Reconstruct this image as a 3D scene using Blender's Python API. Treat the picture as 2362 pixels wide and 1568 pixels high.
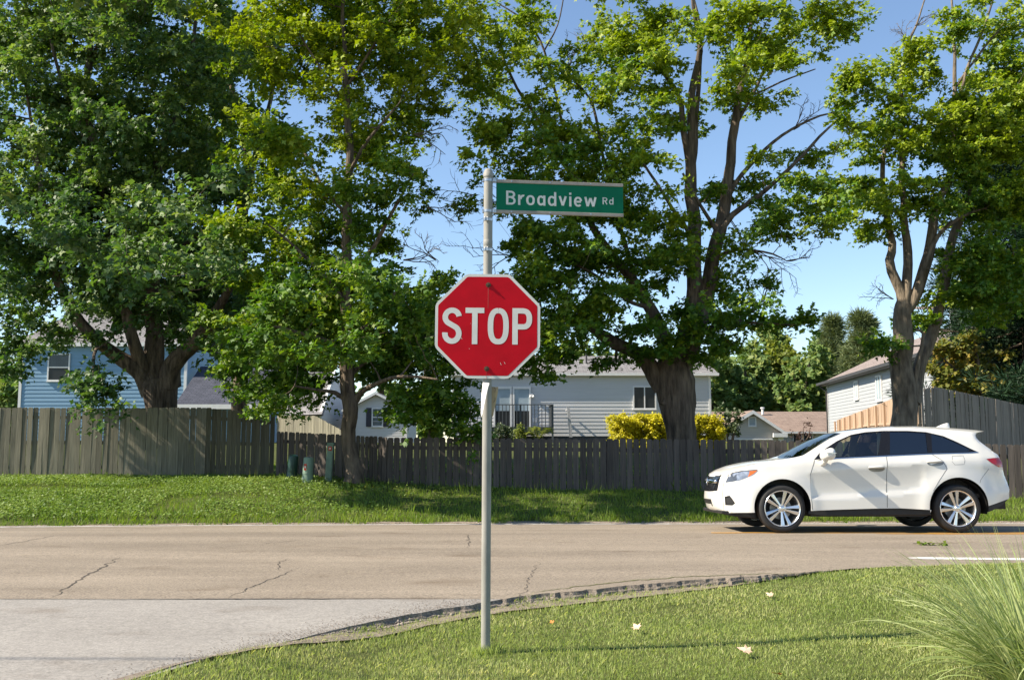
import bpy, bmesh, math, random
import numpy as np
from mathutils import Vector, Matrix, noise as mnoise
from mathutils.geometry import delaunay_2d_cdt
for o in list(bpy.data.objects): bpy.data.objects.remove(o)
SC = bpy.context.scene; COL = SC.collection
rng = np.random.default_rng(7); random.seed(7)
rad = math.radians

# ------------------------------------------------------------------ camera, sky, sun, exposure
EYE = 1.29; FD = 2361*35/36; CX, CY = 1180.5, 784.0; TH = math.atan(245.5/FD)
cam = bpy.data.objects.new('camera', bpy.data.cameras.new('camera')); COL.objects.link(cam)
cam.location = (0, 0, EYE); cam.rotation_euler = (math.pi/2+TH, 0, 0)
cam.data.lens = 35; cam.data.sensor_width = 36; cam.data.clip_start = .1; cam.data.clip_end = 3000
SC.camera = cam
LD = Vector((1, .18, -.86)).normalized()           # direction the sunlight travels
elev = math.asin(-LD.z)
W = bpy.data.worlds.new('World'); SC.world = W; W.use_nodes = True
nt = W.node_tree; bg = nt.nodes['Background']
sky = nt.nodes.new('ShaderNodeTexSky'); sky.sky_type = 'NISHITA'; sky.sun_disc = False
sky.sun_elevation = elev; sky.sun_rotation = math.atan2(-LD.x, -LD.y)
sky.air_density = 1.0; sky.dust_density = .1; sky.ozone_density = 2.2; sky.altitude = 200
nt.links.new(sky.outputs[0], bg.inputs[0]); bg.inputs[1].default_value = .105
sun = bpy.data.objects.new('sun', bpy.data.lights.new('sun', 'SUN')); COL.objects.link(sun)
sun.data.energy = 5.0; sun.data.angle = rad(.53); sun.data.color = (1, .90, .74)
sun.rotation_euler = (-LD).to_track_quat('Z', 'Y').to_euler(); sun.location = (-20, -5, 30)
SC.render.engine = 'CYCLES'
SC.view_settings.view_transform = 'Standard'; SC.view_settings.look = 'None'
SC.view_settings.gamma = 1; SC.view_settings.use_curve_mapping = False
SC.view_settings.exposure = .98

# ------------------------------------------------------------------ helpers
def at(u, v, Y):
    """point seen at picture position (u, v) that stands Y metres ahead"""
    dx = (u-CX)/FD; up = (CY-v)/FD
    y = math.cos(TH)-math.sin(TH)*up; z = math.sin(TH)+math.cos(TH)*up
    k = Y/y
    return Vector((dx*k, Y, EYE+z*k))
def solve(u, v, zf, lo=3., hi=90.):
    for _ in range(50):
        m = (lo+hi)/2; p = at(u, v, m)
        if p.z > zf(p.x, p.y): lo = m
        else: hi = m
    return at(u, v, lo)
def ss(t): t = np.clip(t, 0, 1); return t*t*(3-2*t)
def tag(o, label=None, cat=None, group=None, kind=None):
    for k, v in (('label', label), ('category', cat), ('group', group), ('kind', kind)):
        if v: o[k] = v
    return o
def thing(name, loc, label, cat, group=None):
    o = bpy.data.objects.new(name, None); COL.objects.link(o); o.location = loc; o.empty_display_size = .3
    return tag(o, label, cat, group)
def root_of(o):
    p = Vector((0, 0, 0))
    while o: p += Vector(o.location); o = o.parent
    return p
def link(name, me, mat, parent=None, loc=None):
    o = bpy.data.objects.new(name, me); COL.objects.link(o)
    if mat is not None and len(me.materials) == 0: me.materials.append(mat)
    if parent: o.parent = parent
    if loc is not None: o.location = loc
    return o
def mesh_np(name, V, F, smooth=False):
    """V (n,3); F (m,k) int array with constant k"""
    V = np.asarray(V, dtype=np.float32); F = np.asarray(F, dtype=np.int32)
    me = bpy.data.meshes.new(name); m, k = F.shape
    me.vertices.add(len(V)); me.vertices.foreach_set('co', V.ravel())
    me.loops.add(m*k); me.loops.foreach_set('vertex_index', F.ravel())
    me.polygons.add(m); me.polygons.foreach_set('loop_start', np.arange(0, m*k, k, dtype=np.int32))
    me.polygons.foreach_set('loop_total', np.full(m, k, dtype=np.int32))
    if smooth: me.polygons.foreach_set('use_smooth', np.ones(m, dtype=bool))
    me.update(calc_edges=True); return me
def mesh_py(name, V, F, smooth=False):
    me = bpy.data.meshes.new(name); me.from_pydata([tuple(v) for v in V], [], F)
    if smooth: me.polygons.foreach_set('use_smooth', [True]*len(me.polygons))
    me.update(); return me
class MB:
    """collects shapes in world coordinates, then links them as one object"""
    def __init__(s): s.V = []; s.F = []
    def add(s, V, F):
        b = len(s.V); s.V += [Vector(v) for v in V]; s.F += [tuple(i+b for i in f) for f in F]; return s
    def box(s, c, d, R=None):
        x, y, z = d[0]/2, d[1]/2, d[2]/2
        V = [Vector(p) for p in ((-x,-y,-z),(x,-y,-z),(x,y,-z),(-x,y,-z),(-x,-y,z),(x,-y,z),(x,y,z),(-x,y,z))]
        if R is not None: V = [R @ p for p in V]
        return s.add([p+Vector(c) for p in V], [(0,3,2,1),(4,5,6,7),(0,1,5,4),(1,2,6,5),(2,3,7,6),(3,0,4,7)])
    def bbox(s, a, b):
        return s.box([(a[i]+b[i])/2 for i in range(3)], [abs(b[i]-a[i]) for i in range(3)])
    def tube(s, pts, rs, n=8, cap=True):
        pts = [Vector(p) for p in pts]
        if not hasattr(rs, '__len__'): rs = [rs]*len(pts)
        b = len(s.V); V = []; F = []; ref = None
        for i, p in enumerate(pts):
            t = (pts[min(i+1, len(pts)-1)]-pts[max(i-1, 0)]).normalized()
            if ref is None: ref = t.orthogonal().normalized()
            ref = (ref-t*ref.dot(t)).normalized(); q = t.cross(ref)
            for k in range(n):
                a = 2*math.pi*k/n; V.append(p+(ref*math.cos(a)+q*math.sin(a))*rs[i])
        for i in range(len(pts)-1):
            for k in range(n):
                F.append((i*n+k, i*n+(k+1) % n, (i+1)*n+(k+1) % n, (i+1)*n+k))
        if cap: F += [tuple(range(n-1, -1, -1)), tuple((len(pts)-1)*n+k for k in range(n))]
        return s.add(V, F)
    def lathe(s, c, prof, n=24, axis='z'):
        V = []; F = []; c = Vector(c)
        for r, h in prof:
            for k in range(n):
                a = 2*math.pi*k/n
                p = (r*math.cos(a), r*math.sin(a), h) if axis == 'z' else (r*math.cos(a), h, r*math.sin(a))
                V.append(c+Vector(p))
        for i in range(len(prof)-1):
            for k in range(n): F.append((i*n+k, i*n+(k+1) % n, (i+1)*n+(k+1) % n, (i+1)*n+k))
        return s.add(V, F)
    def prism(s, pts, off):
        n = len(pts); P = [Vector(p) for p in pts]; off = Vector(off)
        F = [tuple(range(n)), tuple(range(2*n-1, n-1, -1))]+[(i, i+n, (i+1) % n+n, (i+1) % n) for i in range(n)]
        return s.add(P+[p+off for p in P], F)
    def build(s, name, mat, parent=None, smooth=False, bevel=0, loc=None, auto=None):
        o0 = root_of(parent) if parent else Vector(loc or (0, 0, 0))
        me = mesh_py(name, [v-o0 for v in s.V], s.F, smooth)
        bm = bmesh.new(); bm.from_mesh(me); bmesh.ops.recalc_face_normals(bm, faces=bm.faces); bm.to_mesh(me); bm.free()
        o = link(name, me, mat, parent, None if parent else o0)
        if auto and smooth:
            me.set_sharp_from_angle(angle=rad(auto))
        if bevel:
            b = o.modifiers.new('bevel', 'BEVEL'); b.width = bevel; b.segments = 2; b.limit_method = 'ANGLE'
        return o

# ------------------------------------------------------------------ materials
class G:
    def __init__(s, name):
        s.m = bpy.data.materials.new(name); s.m.use_nodes = True; s.t = s.m.node_tree; s.t.nodes.clear()
        s.out = s.n('OutputMaterial')
    def n(s, typ, **kw):
        nd = s.t.nodes.new('ShaderNode'+typ)
        for k, v in kw.items(): setattr(nd, k, v)
        return nd
    def l(s, a, b): s.t.links.new(a, b)
    def noise(s, scale, detail=4, stretch=None, rough=.55, vec=None):
        nz = s.n('TexNoise'); nz.inputs['Scale'].default_value = scale; nz.inputs['Detail'].default_value = detail
        nz.inputs['Roughness'].default_value = rough
        src = vec or s.n('NewGeometry').outputs['Position']
        if stretch:
            mp = s.n('Mapping'); mp.inputs['Scale'].default_value = stretch; s.l(src, mp.inputs[0]); src = mp.outputs[0]
        s.l(src, nz.inputs['Vector']); return nz.outputs['Fac']
    def ramp(s, fac, stops):
        r = s.n('ValToRGB'); e = r.color_ramp.elements
        while len(e) < len(stops): e.new(.5)
        for k, (p, c) in enumerate(stops): e[k].position = p; e[k].color = (*c, 1) if len(c) == 3 else c
        s.l(fac, r.inputs[0]); return r.outputs[0]
    def mix(s, fac, a, b, mode='MIX'):
        m = s.n('Mix', data_type='RGBA', blend_type=mode)
        for val, i in ((fac, 0), (a, 6), (b, 7)):
            if isinstance(val, (int, float)): m.inputs[i].default_value = val
            elif isinstance(val, tuple): m.inputs[i].default_value = (*val, 1)
            else: s.l(val, m.inputs[i])
        return m.outputs[2]
    def math(s, op, a, b=0.):
        m = s.n('Math', operation=op)
        for i, v in enumerate((a, b)):
            if isinstance(v, (int, float)): m.inputs[i].default_value = v
            else: s.l(v, m.inputs[i])
        return m.outputs[0]
    def bump(s, h, strength, dist=.01):
        b = s.n('Bump'); b.inputs['Strength'].default_value = strength; b.inputs['Distance'].default_value = dist
        s.l(h, b.inputs['Height']); return b.outputs[0]
    def pbr(s, col, rough=.6, metal=0, spec=.4, nrm=None, coat=0):
        p = s.n('BsdfPrincipled')
        if isinstance(col, tuple): p.inputs['Base Color'].default_value = (*col, 1)
        else: s.l(col, p.inputs['Base Color'])
        if isinstance(rough, (int, float)): p.inputs['Roughness'].default_value = rough
        else: s.l(rough, p.inputs['Roughness'])
        p.inputs['Metallic'].default_value = metal; p.inputs['Specular IOR Level'].default_value = spec
        p.inputs['Coat Weight'].default_value = coat; p.inputs['Coat Roughness'].default_value = .04
        if nrm is not None: s.l(nrm, p.inputs['Normal'])
        s.l(p.outputs[0], s.out.inputs[0]); return s.m
def mat(name, c1, c2=None, scale=6, stretch=None, rough=.6, metal=0, spec=.4, bump=0, bscale=None, bdist=.01, rand=0, coat=0, detail=5):
    g = G(name); c2 = c2 or tuple(x*.8 for x in c1)
    nz = g.noise(scale, detail, stretch); col = g.ramp(nz, [(.3, c1), (.7, c2)])
    if rand:
        r = g.n('ObjectInfo').outputs['Random']
        f = g.math('MULTIPLY_ADD', r, rand); f.node.inputs[2].default_value = 1-rand/2
        cb = g.n('CombineColor'); [g.l(f, cb.inputs[i]) for i in range(3)]
        col = g.mix(1., col, cb.outputs[0], 'MULTIPLY')
    nrm = g.bump(g.noise(bscale or scale*3, 6, stretch), bump, bdist) if bump else None
    return g.pbr(col, rough, metal, spec, nrm, coat)
def leafmat(name, dark, mid, yel, transl=.38, ny=.6, gloss=.07, tint=(1.25, 1.2, .5), zg=0, z0=7):
    g = G(name)
    ri = g.n('NewGeometry').outputs['Random Per Island']
    nz = g.noise(.55, 2)
    f = g.math('ADD', g.math('MULTIPLY', ri, .40), g.math('MULTIPLY', nz, ny))
    if zg:                                              # yellower crown tops; lower crown darkened in colour to stand for shade
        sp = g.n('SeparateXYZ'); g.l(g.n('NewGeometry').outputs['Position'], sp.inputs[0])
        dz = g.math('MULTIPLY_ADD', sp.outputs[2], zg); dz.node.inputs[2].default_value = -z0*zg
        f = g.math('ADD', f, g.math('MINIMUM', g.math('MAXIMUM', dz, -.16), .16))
    col = g.ramp(f, [(.25, dark), (.60, mid), (.88, yel)])
    d = g.n('BsdfDiffuse'); t = g.n('BsdfTranslucent'); gl = g.n('BsdfGlossy'); gl.inputs['Roughness'].default_value = .55
    g.l(col, d.inputs[0]); g.l(g.mix(1., col, tint, 'MULTIPLY'), t.inputs[0])
    m1 = g.n('MixShader'); m1.inputs[0].default_value = transl; g.l(d.outputs[0], m1.inputs[1]); g.l(t.outputs[0], m1.inputs[2])
    m2 = g.n('MixShader'); m2.inputs[0].default_value = gloss; g.l(m1.outputs[0], m2.inputs[1]); g.l(gl.outputs[0], m2.inputs[2])
    g.l(m2.outputs[0], g.out.inputs[0]); return g.m
def glassmat(name, tint, refl_rough=.02, base=.06):
    g = G(name); tr = g.n('BsdfTransparent'); tr.inputs[0].default_value = (*tint, 1)
    gl = g.n('BsdfGlossy'); gl.inputs['Roughness'].default_value = refl_rough
    lw = g.n('LayerWeight'); lw.inputs[0].default_value = .35
    f = g.math('ADD', g.math('MULTIPLY', lw.outputs['Fresnel'], .8), base)
    m = g.n('MixShader'); g.l(f, m.inputs[0]); g.l(tr.outputs[0], m.inputs[1]); g.l(gl.outputs[0], m.inputs[2])
    g.l(m.outputs[0], g.out.inputs[0]); return g.m

def asphalt(name, c1, c2, streak, grain=1.):
    g = G(name)
    fine = g.noise(52, 4, None, .7); med = g.noise(17, 5); big = g.noise(.7, 4); st = g.noise(1.0, 5, (.16, 1.3, 1))
    col = g.ramp(big, [(.3, c1), (.7, c2)])
    col = g.mix(streak, col, g.ramp(st, [(.35, tuple(x*.72 for x in c1)), (.65, tuple(x*1.12 for x in c2))]))
    col = g.mix(1., col, g.ramp(fine, [(.30, (1-.50*grain, 1-.51*grain, 1-.52*grain)), (.5, (1, 1, 1)), (.70, (1+.42*grain, 1+.40*grain, 1+.36*grain))]), 'MULTIPLY')
    col = g.mix(1., col, g.ramp(med, [(.3, (.86, .86, .86)), (.6, (1.04, 1.04, 1.04))]), 'MULTIPLY')
    st2 = g.noise(1.6, 6, (.6, 1.2, 1)); col = g.mix(1., col, g.ramp(st2, [(.26, (.74, .70, .66)), (.42, (1, 1, 1))]), 'MULTIPLY')
    nrm = g.bump(fine, .5, .006)
    return g.pbr(col, .85, 0, .25, nrm)
MT = {}
MT['road'] = asphalt('worn_asphalt', (.232, .192, .148), (.282, .236, .183), .45)
MT['side'] = asphalt('pale_asphalt', (.265, .246, .222), (.322, .30, .272), .15, .65)
MT['broken'] = mat('broken_asphalt', (.10, .083, .066), (.30, .25, .20), 45, rough=.95, bump=.9, bscale=60, bdist=.02)
MT['crack'] = mat('dark_crack', (.06, .05, .042), (.10, .085, .068), 20, rough=1)  # dark strip colour of the cracks and joints
MT['moss'] = mat('crack_weeds', (.09, .10, .03), (.16, .15, .06), 30, rough=.95)
MT['white_line'] = mat('white_paint', (.72, .71, .68), (.5, .48, .44), 14, rough=.7, detail=8)
MT['yellow_line'] = mat('yellow_paint', (.60, .29, .03), (.46, .24, .05), 10, rough=.7, detail=8)
MT['gravel'] = mat('gravel_dirt', (.30, .245, .19), (.17, .135, .10), 18, rough=.95, bump=.8, bscale=60, bdist=.02)
MT['pebble'] = mat('pebbles', (.36, .31, .26), (.20, .165, .14), 9, rough=.9)
def ground_mat():
    g = G('turf_soil'); a = g.noise(1.2, 5); b = g.noise(14, 5)
    col = g.mix(.5, g.ramp(a, [(.3, (.05, .075, .018)), (.7, (.10, .115, .035))]), g.ramp(b, [(.3, (.035, .05, .012)), (.7, (.12, .12, .045))]))
    return g.pbr(col, .95, 0, .1, g.bump(b, .8, .03))
MT['ground'] = ground_mat()
MT['bark'] = mat('maple_bark', (.19, .145, .105), (.040, .030, .023), 9, (1, 1, .16), rough=.95, bump=1, bscale=16, bdist=.06)
MT['bark2'] = mat('pale_bark', (.25, .20, .145), (.075, .058, .042), 8, (1, 1, .25), rough=.95, bump=1, bscale=14, bdist=.05)
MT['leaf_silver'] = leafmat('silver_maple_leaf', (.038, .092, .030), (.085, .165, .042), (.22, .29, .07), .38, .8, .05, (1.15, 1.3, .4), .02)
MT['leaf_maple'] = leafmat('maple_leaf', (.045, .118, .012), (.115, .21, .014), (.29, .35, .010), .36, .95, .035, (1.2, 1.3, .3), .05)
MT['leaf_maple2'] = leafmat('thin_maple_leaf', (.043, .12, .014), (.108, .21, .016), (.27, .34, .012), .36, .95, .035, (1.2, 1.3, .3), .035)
MT['leaf_back'] = leafmat('pale_green_leaf', (.06, .125, .022), (.12, .20, .03), (.27, .31, .035), .42, .7, .04, (1.2, 1.3, .4))  # lighter yellowish green of the trees standing behind
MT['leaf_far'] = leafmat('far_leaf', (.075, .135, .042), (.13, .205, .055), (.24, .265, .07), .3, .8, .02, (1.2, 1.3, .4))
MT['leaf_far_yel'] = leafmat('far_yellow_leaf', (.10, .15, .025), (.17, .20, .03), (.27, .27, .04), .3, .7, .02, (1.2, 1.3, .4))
MT['needle'] = leafmat('pine_needle', (.012, .036, .018), (.024, .056, .026), (.05, .085, .034), .12, .6, .02)
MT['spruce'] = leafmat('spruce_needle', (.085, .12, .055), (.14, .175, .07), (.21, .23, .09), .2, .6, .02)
MT['gold'] = leafmat('golden_leaf', (.34, .31, .010), (.58, .52, .010), (.72, .64, .015), .35, .6, .03, (1.2, 1.2, .4))
MT['orange_leaf'] = leafmat('turning_leaf', (.07, .11, .02), (.19, .20, .03), (.42, .28, .045), .4, .75, .03)
MT['shrub'] = leafmat('shrub_leaf', (.03, .055, .02), (.065, .10, .028), (.13, .16, .045), .3, .6, .04)
MT['purple'] = leafmat('purple_leaf', (.05, .028, .026), (.09, .05, .042), (.15, .09, .06), .3, .6, .03)
MT['lawn'] = leafmat('lawn_blade', (.19, .28, .055), (.35, .43, .115), (.62, .60, .29), .42, .85, .03, (1.1, 1.15, .6))
MT['bank'] = leafmat('bank_blade', (.100, .180, .018), (.190, .280, .028), (.36, .375, .06), .42, .6, .03, (1.15, 1.2, .45))
MT['clover'] = leafmat('clover_leaf', (.11, .19, .030), (.20, .285, .050), (.36, .40, .12), .35, .5, .03, (1.1, 1.15, .5))
MT['orn'] = leafmat('ornamental_blade', (.26, .34, .10), (.58, .61, .30), (.88, .86, .66), .3, .25, .04, (1.1, 1.1, .8))
MT['fence_grey'] = mat('weathered_cedar', (.225, .205, .150), (.120, .112, .080), 5, (6, 6, .35), rough=.95, bump=.5, bscale=16, rand=.55)
MT['fence_brown'] = mat('stained_fence', (.115, .095, .080), (.062, .052, .046), 5, (6, 6, .35), rough=.95, bump=.5, bscale=16, rand=.6)
MT['fence_sunlit'] = mat('sunlit_cedar', (.47, .335, .235), (.41, .285, .195), 5, (6, 6, .4), rough=.9, rand=.25)  # yard fence, sunny face: sunlight put into the orange colour
MT['fence_shaded'] = mat('shaded_cedar', (.30, .26, .23), (.21, .18, .165), 5, (6, 6, .4), rough=.95, rand=.35)  # same yard fence, other face: shade put into the grey colour
MT['galv'] = mat('galvanised_pipe', (.33, .315, .28), (.24, .23, .205), 14, (1, 1, .3), rough=.6, metal=.0, spec=.3, bump=.08, bscale=50)
MT['steel'] = mat('band_steel', (.55, .55, .55), (.35, .34, .33), 30, rough=.3, metal=.9)
MT['bolt'] = mat('rusty_bolt', (.16, .10, .06), (.07, .045, .03), 60, rough=.5, metal=.6)
MT['sign_white'] = mat('white_sheeting', (.70, .68, .63), (.62, .60, .55), 9, rough=.4)
MT['sign_red'] = mat('red_sheeting', (.54, .004, .014), (.43, .004, .012), 7, rough=.5, spec=.12, detail=7)
MT['sign_green'] = mat('green_sheeting', (.001, .15, .075), (.001, .13, .064), 5, rough=.5, spec=.15)
MT['sign_alu'] = mat('sign_rail', (.42, .36, .30), (.30, .25, .21), 12, rough=.55, metal=.3)
MT['streak'] = mat('rust_streak', (.50, .06, .05), (.42, .03, .03), 9, rough=.5)
MT['paper'] = mat('white_paper', (.86, .85, .82), (.80, .79, .75), 5, rough=.8)
MT['card'] = mat('brown_card', (.48, .36, .22), (.42, .31, .19), 8, rough=.9)
MT['ink'] = mat('marker_ink', (.12, .09, .07), (.10, .08, .06), 8, rough=.8)
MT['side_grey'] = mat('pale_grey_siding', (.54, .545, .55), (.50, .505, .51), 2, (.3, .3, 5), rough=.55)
MT['side_mid_grey'] = mat('mid_grey_siding', (.40, .415, .43), (.37, .385, .40), 2, (.3, .3, 5), rough=.55)  # darker grey siding of the right-hand house and its wing
MT['side_blue'] = mat('blue_siding', (.19, .325, .455), (.165, .29, .41), 2, (.3, .3, 5), rough=.55)
MT['side_white'] = mat('white_siding', (.62, .61, .60), (.57, .56, .55), 2, (.3, .3, 5), rough=.55)
MT['side_tan'] = mat('tan_siding', (.50, .46, .39), (.45, .41, .35), 2, (.3, .3, 5), rough=.6)
MT['trim'] = mat('white_trim', (.74, .73, .71), (.68, .67, .65), 4, rough=.5)
MT['dark_trim'] = mat('dark_gutter', (.055, .05, .05), (.04, .038, .038), 4, rough=.5)
MT['shutter'] = mat('slate_shutter', (.055, .052, .065), (.045, .042, .055), 4, rough=.6)
MT['deck'] = mat('grey_deck_paint', (.075, .085, .095), (.055, .062, .07), 6, rough=.7)
MT['deck_pale'] = mat('pale_newel', (.42, .42, .43), (.36, .36, .37), 6, rough=.7)
def pane(name, c):
    g = G(name); nz = g.noise(.8, 3); return g.pbr(g.ramp(nz, [(.35, c), (.7, tuple(x*1.7 for x in c))]), .16, 0, .22)
MT['pane_dark'] = pane('dark_pane', (.018, .020, .022)); MT['pane_blue'] = pane('curtained_pane', (.22, .27, .30)); MT['pane_grey'] = pane('grey_pane', (.10, .12, .13))
def shingle(name, c1, c2, sx=1.4, sy=5.2):
    g = G(name); tc = g.n('UVMap'); br = g.n('TexBrick'); g.l(tc.outputs[0], br.inputs['Vector'])
    br.inputs['Scale'].default_value = 1; br.inputs['Brick Width'].default_value = .34; br.inputs['Row Height'].default_value = .16
    br.inputs['Mortar Size'].default_value = .012; br.inputs['Color1'].default_value = (*c1, 1); br.inputs['Color2'].default_value = (*c2, 1)
    br.inputs['Mortar'].default_value = (*[x*.5 for x in c1], 1); br.offset = .37
    col = g.mix(1., br.outputs[0], g.ramp(g.noise(60, 3), [(.3, (.7, .7, .7)), (.7, (1.25, 1.25, 1.25))]), 'MULTIPLY')
    col = g.mix(1., col, g.ramp(g.noise(1.5, 3), [(.3, (.85, .85, .85)), (.7, (1.1, 1.1, 1.1))]), 'MULTIPLY')
    return g.pbr(col, .95, 0, .15)
MT['roof_grey'] = shingle('grey_shingles', (.19, .18, .18), (.30, .29, .285)); MT['roof_navy'] = shingle('navy_shingles', (.06, .065, .085), (.085, .09, .115))
MT['roof_brown'] = shingle('brown_shingles', (.245, .18, .145), (.31, .235, .19)); MT['roof_pink'] = shingle('rosy_shingles', (.25, .205, .185), (.31, .255, .235))
MT['util_pale'] = mat('pale_green_plastic', (.20, .28, .21), (.16, .235, .175), 7, rough=.6); MT['util_dark'] = mat('dark_green_plastic', (.012, .05, .035), (.009, .038, .027), 7, rough=.4)
MT['red_tag'] = mat('red_sticker', (.55, .06, .03), (.5, .05, .03), 9, rough=.6)
MT['dry_leaf'] = mat('dry_leaf', (.78, .56, .42), (.60, .38, .25), 25, rough=.85); MT['dry_leaf2'] = mat('orange_leaf', (.60, .26, .07), (.48, .19, .05), 25, rough=.85)
def paintmat():
    g = G('pearl_white_paint'); return g.pbr(g.ramp(g.noise(1.2, 2), [(.3, (.69, .668, .62)), (.7, (.67, .648, .60))]), .32, 0, .5, None, .8)
MT['paint'] = paintmat()
MT['black_trim'] = mat('black_plastic', (.022, .021, .020), (.016, .015, .015), 20, rough=.55); MT['gloss_black'] = mat('gloss_black', (.012, .012, .014), (.010, .010, .012), 20, rough=.12)
MT['rubber'] = mat('tyre_rubber', (.030, .029, .028), (.022, .021, .021), 20, rough=.8)
MT['alloy'] = mat('alloy_rim', (.80, .79, .77), (.74, .73, .71), 10, rough=.22, metal=.9); MT['alloy_dark'] = mat('rim_barrel', (.30, .29, .27), (.22, .21, .2), 10, rough=.4, metal=.8)
MT['chrome'] = mat('chrome', (.8, .8, .8), (.75, .75, .75), 10, rough=.08, metal=1)
MT['lamp_clear'] = mat('headlamp', (.62, .63, .65), (.25, .26, .28), 16, rough=.06, metal=.5, spec=.8, coat=.8); MT['lamp_amber'] = mat('amber_lens', (.85, .20, .02), (.75, .15, .02), 16, rough=.1, coat=.8)
MT['lamp_dark'] = mat('lamp_housing', (.10, .105, .115), (.06, .062, .07), 16, rough=.1, spec=.8, coat=.8); MT['lamp_red'] = mat('red_lens', (.42, .008, .012), (.34, .006, .010), 16, rough=.1, coat=.8)
MT['glass_clear'] = glassmat('door_glass', (.66, .74, .70), .02, .09); MT['glass_tint'] = glassmat('privacy_glass', (.05, .055, .08), .03, .16); MT['glass_wind'] = glassmat('windscreen_glass', (.55, .62, .58), .02, .05)
MT['seat'] = mat('dark_upholstery', (.045, .042, .04), (.03, .028, .027), 8, rough=.8); MT['beige'] = mat('beige_lining', (.36, .31, .24), (.30, .26, .2), 8, rough=.8)
MT['skin'] = mat('skin', (.45, .26, .18), (.40, .22, .15), 8, rough=.5); MT['shirt'] = mat('dark_shirt', (.035, .04, .055), (.028, .03, .042), 20, rough=.9); MT['hair'] = mat('hair', (.03, .022, .016), (.02, .015, .011), 30, rough=.6)
MT['wire'] = mat('black_cable', (.02, .02, .02), (.015, .015, .015), 5, rough=.6)
MT['wood_pole'] = mat('utility_pole_wood', (.16, .12, .085), (.11, .085, .06), 6, (4, 4, .3), rough=.95)
MT['pipe_rust'] = mat('rusty_flue', (.18, .07, .045), (.13, .05, .035), 8, rough=.8)

# ------------------------------------------------------------------ terrain
def road_z(y): return np.where(y < 14.9, -.012*(14.9-y), -.025*(y-14.9))
rz = lambda x, y: float(road_z(np.float64(y)))
NE_D = [(230,1590),(380,1545),(520,1510),(640,1482),(760,1455),(860,1432),(940,1416),(1020,1402),(1110,1389),(1180,1378),(1260,1368),(1330,1361),(1420,1352),(1520,1343),(1620,1335),(1720,1328),(1800,1322),(1900,1315),(2000,1309),(2100,1305),(2361,1297),(2600,1290)]
GE_D = [(230,1602),(330,1572),(450,1541),(560,1517),(700,1488),(820,1466),(900,1450),(1000,1428),(1110,1408),(1200,1395),(1300,1384),(1420,1372),(1500,1363),(1600,1352),(1700,1341),(1800,1329),(1900,1319),(2050,1310),(2200,1304),(2361,1299),(2600,1292)]
FE_D = [(-300,1217),(0,1214.5),(300,1212),(600,1210),(1180,1207.5),(1800,1207),(2361,1206.5),(2600,1206.5)]
NE = [solve(u, v, rz) for u, v in NE_D]
NE = [Vector((-5.6, -8, 0)), Vector((-4.9, 0, 0)), Vector((-4.0, 3.2, 0))]+NE+[Vector((30, NE[-1].y+1.1, 0)), Vector((160, NE[-1].y+2, 0))]
GE = [solve(u, v, lambda x, y: rz(x, y)-.08) for u, v in GE_D]
GE = [Vector((-5.2, -8, 0)), Vector((-4.5, 0, 0)), Vector((-3.6, 3.2, 0))]+GE+[Vector((30, GE[-1].y+1.0, 0)), Vector((160, GE[-1].y+1.9, 0))]
FE = [solve(u, v, rz) for u, v in FE_D]
FE = [Vector((-160, FE[0].y-6, 0))]+FE+[Vector((160, FE[-1].y+1, 0))]
nex, ney = np.array([p.x for p in NE]), np.array([p.y for p in NE])
gex, gey = np.array([p.x for p in GE]), np.array([p.y for p in GE])
fex, fey = np.array([p.x for p in FE]), np.array([p.y for p in FE])
y_near = lambda x: np.where(x < nex[0], -60., np.interp(x, nex, ney)); y_grass = lambda x: np.where(x < gex[0], -60., np.interp(x, gex, gey)); y_far = lambda x: np.interp(x, fex, fey)
def hgt(x, y):
    x = np.asarray(x, float); y = np.asarray(y, float)
    sd = (y_near(x)-y)*.8; lf = 1-ss((x+1.9)/.9)+ss((x-2.9)/1.1); base = road_z(y)-.05+.056*lf*ss((sd-.0)/.06)-.022*ss((sd+.02)/.06)*ss((x+1.6)/.9)*ss((3.4-x)/1.6)
    near = base-(.058-.02*lf)*ss(sd/1.2)*(sd > 0)-.02*np.clip((sd-1.2)/4, 0, 1)
    yf = y_far(x)
    zf = np.interp(x, [-30, -8, -6, -3, 0, 5, 11, 30], [.5, .48, .5, .46, .34, .29, .2, .2])
    t = (y-yf-.25)/(23.6-yf)
    bank = -.10+(zf+.10)*np.where(t < 1, np.clip(t, 0, 1)**.85, 1)
    yard = bank+(1.5-zf)*ss((y-24.5)/26)-1.5*ss((y-58)/20)
    z = np.where(y > yf+.05, np.where(y > 23.6, yard, bank), np.where(sd > 0, near, base))
    return z+.02*np.sin(x*1.7+y*.9)*np.sin(x*.6-y*1.3)*np.where((y > yf+1) | (sd > .6), 1, 0)
H = lambda x, y: float(hgt(x, y))
def axis(a, b, fine, lo, hi, grow=1.25):
    pts = list(np.arange(a, b+1e-6, fine)); s = fine; p = b
    while p < hi: s *= grow; p += s; pts.append(p)
    s = fine; p = a; L = []
    while p > lo: s *= grow; p -= s; L.append(p)
    return np.array(L[::-1]+pts)
gx = axis(-15, 18, .22, -420, 420); gy = axis(4.5, 28, .14, -60, 620)
X, Y = np.meshgrid(gx, gy); Z = hgt(X, Y)
V = np.stack([X, Y, Z], -1).reshape(-1, 3); nx, ny_ = len(gx), len(gy)
i = np.arange(nx-1)[None, :]+np.arange(ny_-1)[:, None]*nx
F = np.stack([i, i+1, i+1+nx, i+nx], -1).reshape(-1, 4)
tag(link('ground', mesh_np('ground', V, F, True), MT['ground']), kind='structure')

def lerp_poly(P, step):
    out = []
    for a, b in zip(P[:-1], P[1:]):
        n = max(1, int((b-a).length/step))
        for k in range(n): out.append(a.lerp(b, k/n))
    out.append(P[-1]); return out
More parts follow.
